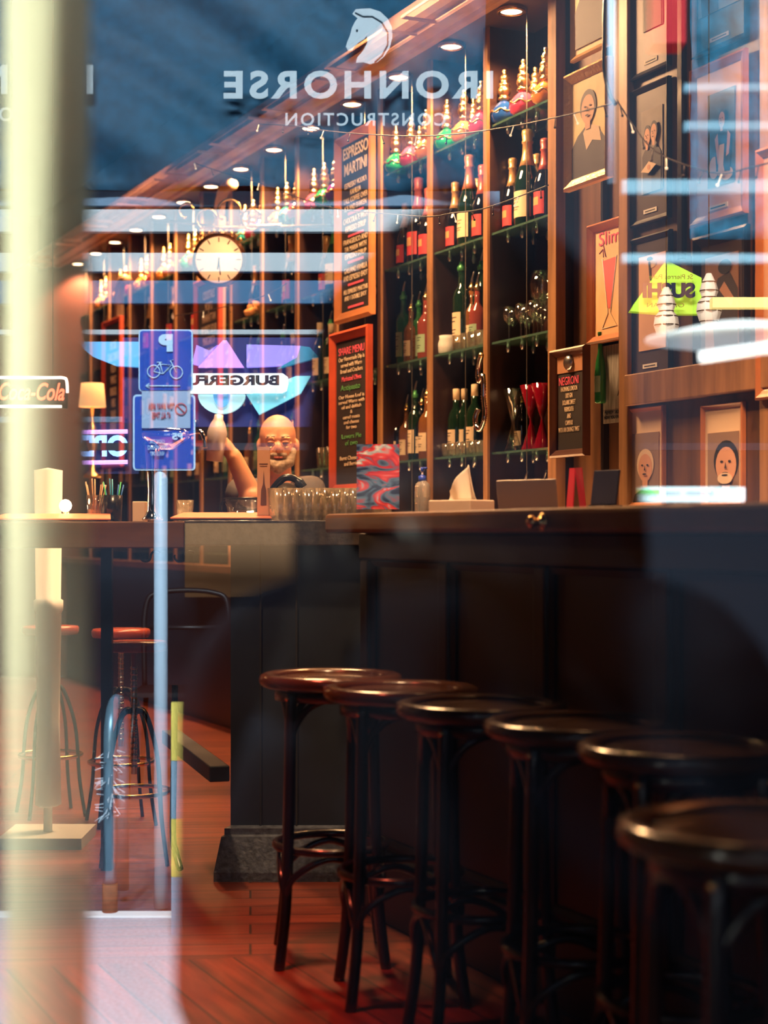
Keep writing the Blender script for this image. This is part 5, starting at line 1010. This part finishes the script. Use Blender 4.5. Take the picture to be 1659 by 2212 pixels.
# sushi sign, lightboxes and lamps on the right
SU = 6.0
ss = thing('sushi_sign', 'yellow green house-shaped illuminated sushi sign across the lane', 'sign', RV(1440, 630, SU))
rpoly('lit_panel', [(1362, 672), (1372, 655), (1440, 562), (1516, 600), (1516, 678), (1440, 678)], SU, E('lit lime panel', (0.60, 0.85, 0.05), 1.15), ss, 0, 0.05)
rtext('lettering', 'SUSHI', 1385, 1498, 615, 648, SU, mat('black sign letters', (0, 0, 0)), ss, 0.003, 0.03)
rtext('small_lettering', 'St Pierres Pure', 1400, 1494, 596, 606, SU, mat('amber sign print', (0.5, 0.35, 0.02), 0.6), ss, 0, 0.03)
rtext('small_lettering', 'OF JAPAN', 1395, 1475, 656, 668, SU, mat('amber sign print', (0, 0, 0)), ss, 0, 0.03)
for (px, py, l_) in ((1440, 690, 'glowing faceted pendant lamp left of the window mullion across the lane'), (1532, 660, 'glowing faceted pendant lamp right of the sushi sign')):
    t = thing('pendant_lamp', l_, 'lamp', RV(px, py, 5.7), 0, 'faceted pendant lamps')
    mb = MB(); mb.lathe([(0.008, 0.11), (0.022, 0.08), (0.03, 0.05), (0.022, 0.028), (0.036, 0.01), (0.040, -0.02), (0.030, -0.055), (0.012, -0.08)], 12, flute=6, fa=0.1)
    mb.build('faceted_shade', E('lit glass shade', (1.0, 0.72, 0.5), 0.9), t); mq = MB(); [mq.tube([(rr_*math.cos(2*PI*i/20), rr_*math.sin(2*PI*i/20), zz_) for i in range(20)], 0.0022, 5, closed=True) for zz_, rr_ in ((0.08, 0.023), (0.05, 0.031), (0.028, 0.024), (0.01, 0.037), (-0.02, 0.041), (-0.055, 0.031))]; mq.build('bead_rows', mat('brown bead wire', (0.10, 0.04, 0.02), 0.4), t); MB().tube([(0, 0, 0.1), (0, 0, 1.6)], 0.002, 5).build('cord', M['wire'], t)
t = tag(rbox('lit_yellow_fascia', 1540, 1800, 642, 664, 5.2, E('lit yellow fascia strip', (1.0, 0.72, 0.22), 2.2), None, 0.05), 'glowing yellow fascia strip to the right of the sushi sign', 'lightbox')
tl = E('white fluorescent tube', (0.95, 1.0, 0.98), 4.0)
a, b = RV(1512, 772, 2.6), RV(1720, 742, 2.6)
t = tag(MB().tube([Vector((0, 0, 0)), b-a], 0.009, 12).build('fluorescent_tube', tl, loc=a), 'white fluorescent tube under the cafe awning, right side', 'lamp')
a = RV(1600, 728, 3.0)
t = tag(MB().lathe([(0.0, 0.028), (0.06, 0.024), (0.17, -0.002), (0.17, -0.006), (0.06, -0.024), (0.0, -0.03)], 32).build('canvas_parasol', mat('pale parasol canvas', (0.8, 0.84, 0.82), 0.6), loc=a), 'flat pale saucer-shaped parasol top, right side of the lane', 'parasol')
ml_ = thing('menu_lightbox', 'long white illuminated menu board low on the right across the lane', 'lightbox', RV(1450, 1067, 3.4))
rpoly('lit_panel', rrect(1290, 1610, 1052, 1084, 4), 3.4, E('lit pale menu panel', (0.65, 0.92, 1.0), 1.9), ml_, 0, 0.02)
rpoly('green_strip', [(1350, 1058), (1425, 1058), (1425, 1066), (1350, 1066)], 3.4, E('lit green print', (0.1, 0.6, 0.12), 1.2), ml_, 0.004, 0.002)
for i, (xa, xb) in enumerate(((1296, 1322), (1435, 1470), (1480, 1540))): rbox('print_lines', xa, xb, 1062, 1065, 3.4, mat('grey blue print', (0.2, 0.3, 0.4), 0.6), ml_, 0.002, 0.004)
# more blurred boards and a red box on the right
slatm = mat('blue grey slat', (0.22, 0.42, 0.55), 0.6)
for (ya, yb_, m_, l_) in ((180, 196, slatm, 'upper'), (262, 280, slatm, 'second'), (388, 416, slatm, 'third'), (548, 566, slatm, 'lowest')):
    a, b = RV(1345 if ya > 300 else 1480, ya, 3.2), RV(1800, yb_, 3.2)
    tag(MB().box(0, b.x-a.x, -0.02, 0, b.z-a.z, 0).build('awning_slat', m_, loc=a), '%s pale horizontal awning slat on the right of the footpath' % l_, 'slat')
t = tag(rbox('red_sign_box', 1410, 1482, -60, 92, 3.4, mat('red box face', (0.45, 0.01, 0.02), 0.5, emit=(0.5, 0.01, 0.03), es=0.35), None, 0.08), 'small dark red sign box high on the right', 'sign')
t = tag(MB().tube([RV(1322, -80, 3.8)*1.0-RV(1322, 0, 3.8), RV(1322, 395, 3.8)-RV(1322, 0, 3.8)], 0.010, 12).build('pale_street_pole', mat('pale galvanised pole', (0, 0, 0)), loc=RV(1322, 0, 3.8)), 'pale round street pole beside the gilt frame reflection', 'pole')
# shopfront cafe chairs
def chair():
    t = thing('cafe_chair', '', 'chair'); k = mat('dark chair metal', (0.015, 0.015, 0.02), 0.4)
    MB().box(-0.2, 0.2, -0.2, 0.2, 0.44, 0.46).build('seat', k, t)
    for sx in (-1, 1):
        for sy in (-1, 1): MB().tube([(sx*0.18, sy*0.18, 0.44), (sx*0.21, sy*0.21, 0)], 0.012, 6).build('leg', k, t)
    MB().tube(smooth([Vector((-0.19, -0.19, 0.45)), Vector((-0.19, -0.21, 0.80)), Vector((-0.12, -0.22, 0.88)), Vector((0.12, -0.22, 0.88)), Vector((0.19, -0.21, 0.80)), Vector((0.19, -0.19, 0.45))]), 0.012, 8).tube([(-0.19, -0.21, 0.72), (0.19, -0.21, 0.72)], 0.01, 6).build('back_hoop', k, t)
    return t
chp = chair()
for (px, l_) in ((392, 'dark metal cafe chair across the lane, left of two'), (645, 'dark metal cafe chair across the lane, right of two')):
    c = RV(px, 0, 7.4); place(chp, (c.x, 2*PANE-7.4, -0.02), 0, l_, 'cafe chairs across the lane')
# lit brick interior across the lane behind the chairs
tag(rbox('lit_shop_window', 400, 680, 1130, 1290, 8.2, mat('warm shop window', (0.4, 0.2, 0.08), 0.6, emit=(1.0, 0.5, 0.2), es=0.05), None, 0.05), 'dim warm shop window behind the cafe chairs across the lane', 'window')
# the photographer, standing just behind the camera
ph = thing('person', 'photographer in dark clothes crouching on the footpath holding a camera up to the window', 'person', (0.06, -0.32, 0))
V3 = Vector
bodyp = [('e', V3((0.02, 0.0, 1.30)), (0.085, 0.10, 0.125)), ('t', [V3((0.02, 0.02, 1.22)), V3((0.01, 0.0, 1.08))], [0.055, 0.06]), ('e', V3((0.02, 0.10, 1.285)), (0.014, 0.016, 0.02)), ('e', V3((-0.07, 0, 1.29)), (0.01, 0.018, 0.03)), ('e', V3((0.11, 0, 1.29)), (0.01, 0.018, 0.03)),
         ('t', [V3((0, 0, 1.05)), V3((0, -0.05, 0.85)), V3((0, -0.12, 0.62))], [0.12, 0.13, 0.13]), ('t', [V3((0, 0, 1.04)), V3((-0.15, 0, 1.0))], [0.08, 0.06]), ('t', [V3((0, 0, 1.04)), V3((0.20, 0, 1.0))], [0.08, 0.06]),
         ('t', [V3((-0.15, 0, 1.0)), V3((-0.17, 0.06, 0.80)), V3((-0.12, 0.20, 1.02))], [0.055, 0.045, 0.03]), ('t', [V3((0.20, 0, 1.0)), V3((0.24, 0.06, 0.80)), V3((0.06, 0.20, 1.02))], [0.055, 0.045, 0.03]),
         ('t', [V3((-0.08, -0.12, 0.60)), V3((-0.12, 0.16, 0.36)), V3((-0.12, -0.08, 0.07))], [0.09, 0.06, 0.042]), ('t', [V3((0.08, -0.12, 0.60)), V3((0.12, 0.16, 0.36)), V3((0.12, -0.08, 0.07))], [0.09, 0.06, 0.042])]
bodyp += hand(V3((-0.12, 0.20, 1.02)), (0.25, 0.35, 0.7), (0.6, 0.2, 0.1), (0.1, 0.8, -0.4), 1)+hand(V3((0.06, 0.20, 1.02)), (-0.3, 0.35, 0.7), (-0.5, 0.2, 0.1), (0.1, 0.8, -0.4), 1)
fuse('body', bodyp, mat('shade black skin', (0.004, 0.004, 0.005), 1.0, spec=0.0), ph, 0.009)  # near black stands in for shaded skin; gloves and mask are made up
coat = mat('black coat', (0.004, 0.005, 0.008), 1.0, spec=0.0)
shaded_hand = coat
fuse('coat', [('t', [V3((0.02, -0.01, 1.10)), V3((0.03, -0.05, 0.85)), V3((0.05, -0.10, 0.45)), V3((0.05, -0.10, 0.28))], [0.15, 0.17, 0.24, 0.25]), ('t', [V3((0, 0, 1.04)), V3((-0.15, 0, 1.0))], [0.1, 0.085]), ('t', [V3((0, 0, 1.04)), V3((0.20, 0, 1.0))], [0.1, 0.085]),
     ('t', [V3((-0.15, 0, 1.0)), V3((-0.175, 0.05, 0.80)), V3((-0.13, 0.17, 0.96))], [0.07, 0.055, 0.045]), ('t', [V3((0.20, 0, 1.0)), V3((0.26, 0.06, 0.79)), V3((0.08, 0.17, 0.96))], [0.085, 0.07, 0.05]), ('t', [V3((0.20, 0, 0.98)), V3((0.30, -0.05, 0.7)), V3((0.30, -0.1, 0.35))], [0.1, 0.14, 0.16]), ('t', [V3((-0.16, 0, 0.98)), V3((-0.14, -0.05, 0.7))], [0.09, 0.12])], coat, ph, 0.013)
fuse('trousers', [('t', [V3((-0.08, -0.12, 0.60)), V3((-0.12, 0.16, 0.36)), V3((-0.12, -0.08, 0.08))], [0.11, 0.08, 0.06]), ('t', [V3((0.08, -0.12, 0.60)), V3((0.12, 0.16, 0.36)), V3((0.12, -0.08, 0.08))], [0.11, 0.08, 0.06])], coat, ph, 0.015)
for s_ in (-1, 1): fuse('shoe', [('t', [V3((s_*0.12, -0.1, 0.05)), V3((s_*0.12, 0.07, 0.042))], [0.05, 0.041])], coat, ph, 0.012)
fuse('hair', [('e', V3((0.02, -0.03, 1.32)), (0.12, 0.115, 0.12)), ('t', [V3((-0.06, -0.03, 1.32)), V3((-0.09, -0.03, 1.10))], [0.065, 0.06]), ('t', [V3((0.10, -0.03, 1.32)), V3((0.13, -0.03, 1.10))], [0.065, 0.06])], coat, ph, 0.012)
t = thing('camera_body', 'black camera held in front of the photographer at the window', 'camera', (0, -0.10, H))
MB().box(-0.065, 0.065, -0.05, -0.01, -0.045, 0.045).build('body', M['blackm'], t, bevel=0.008)
MB().lathe([(0.032, 0), (0.034, 0.06), (0.034, 0.065), (0.028, 0.065), (0.027, 0.055), (0, 0.05)], 24, M4=Matrix.Translation((0, -0.01, 0)) @ Matrix.Rotation(-PI/2, 4, 'X')).build('lens', M['blackm'], t)
for o in list(bpy.data.objects):
    if o.type == 'MESH' and 'fuse' in o.modifiers: pass
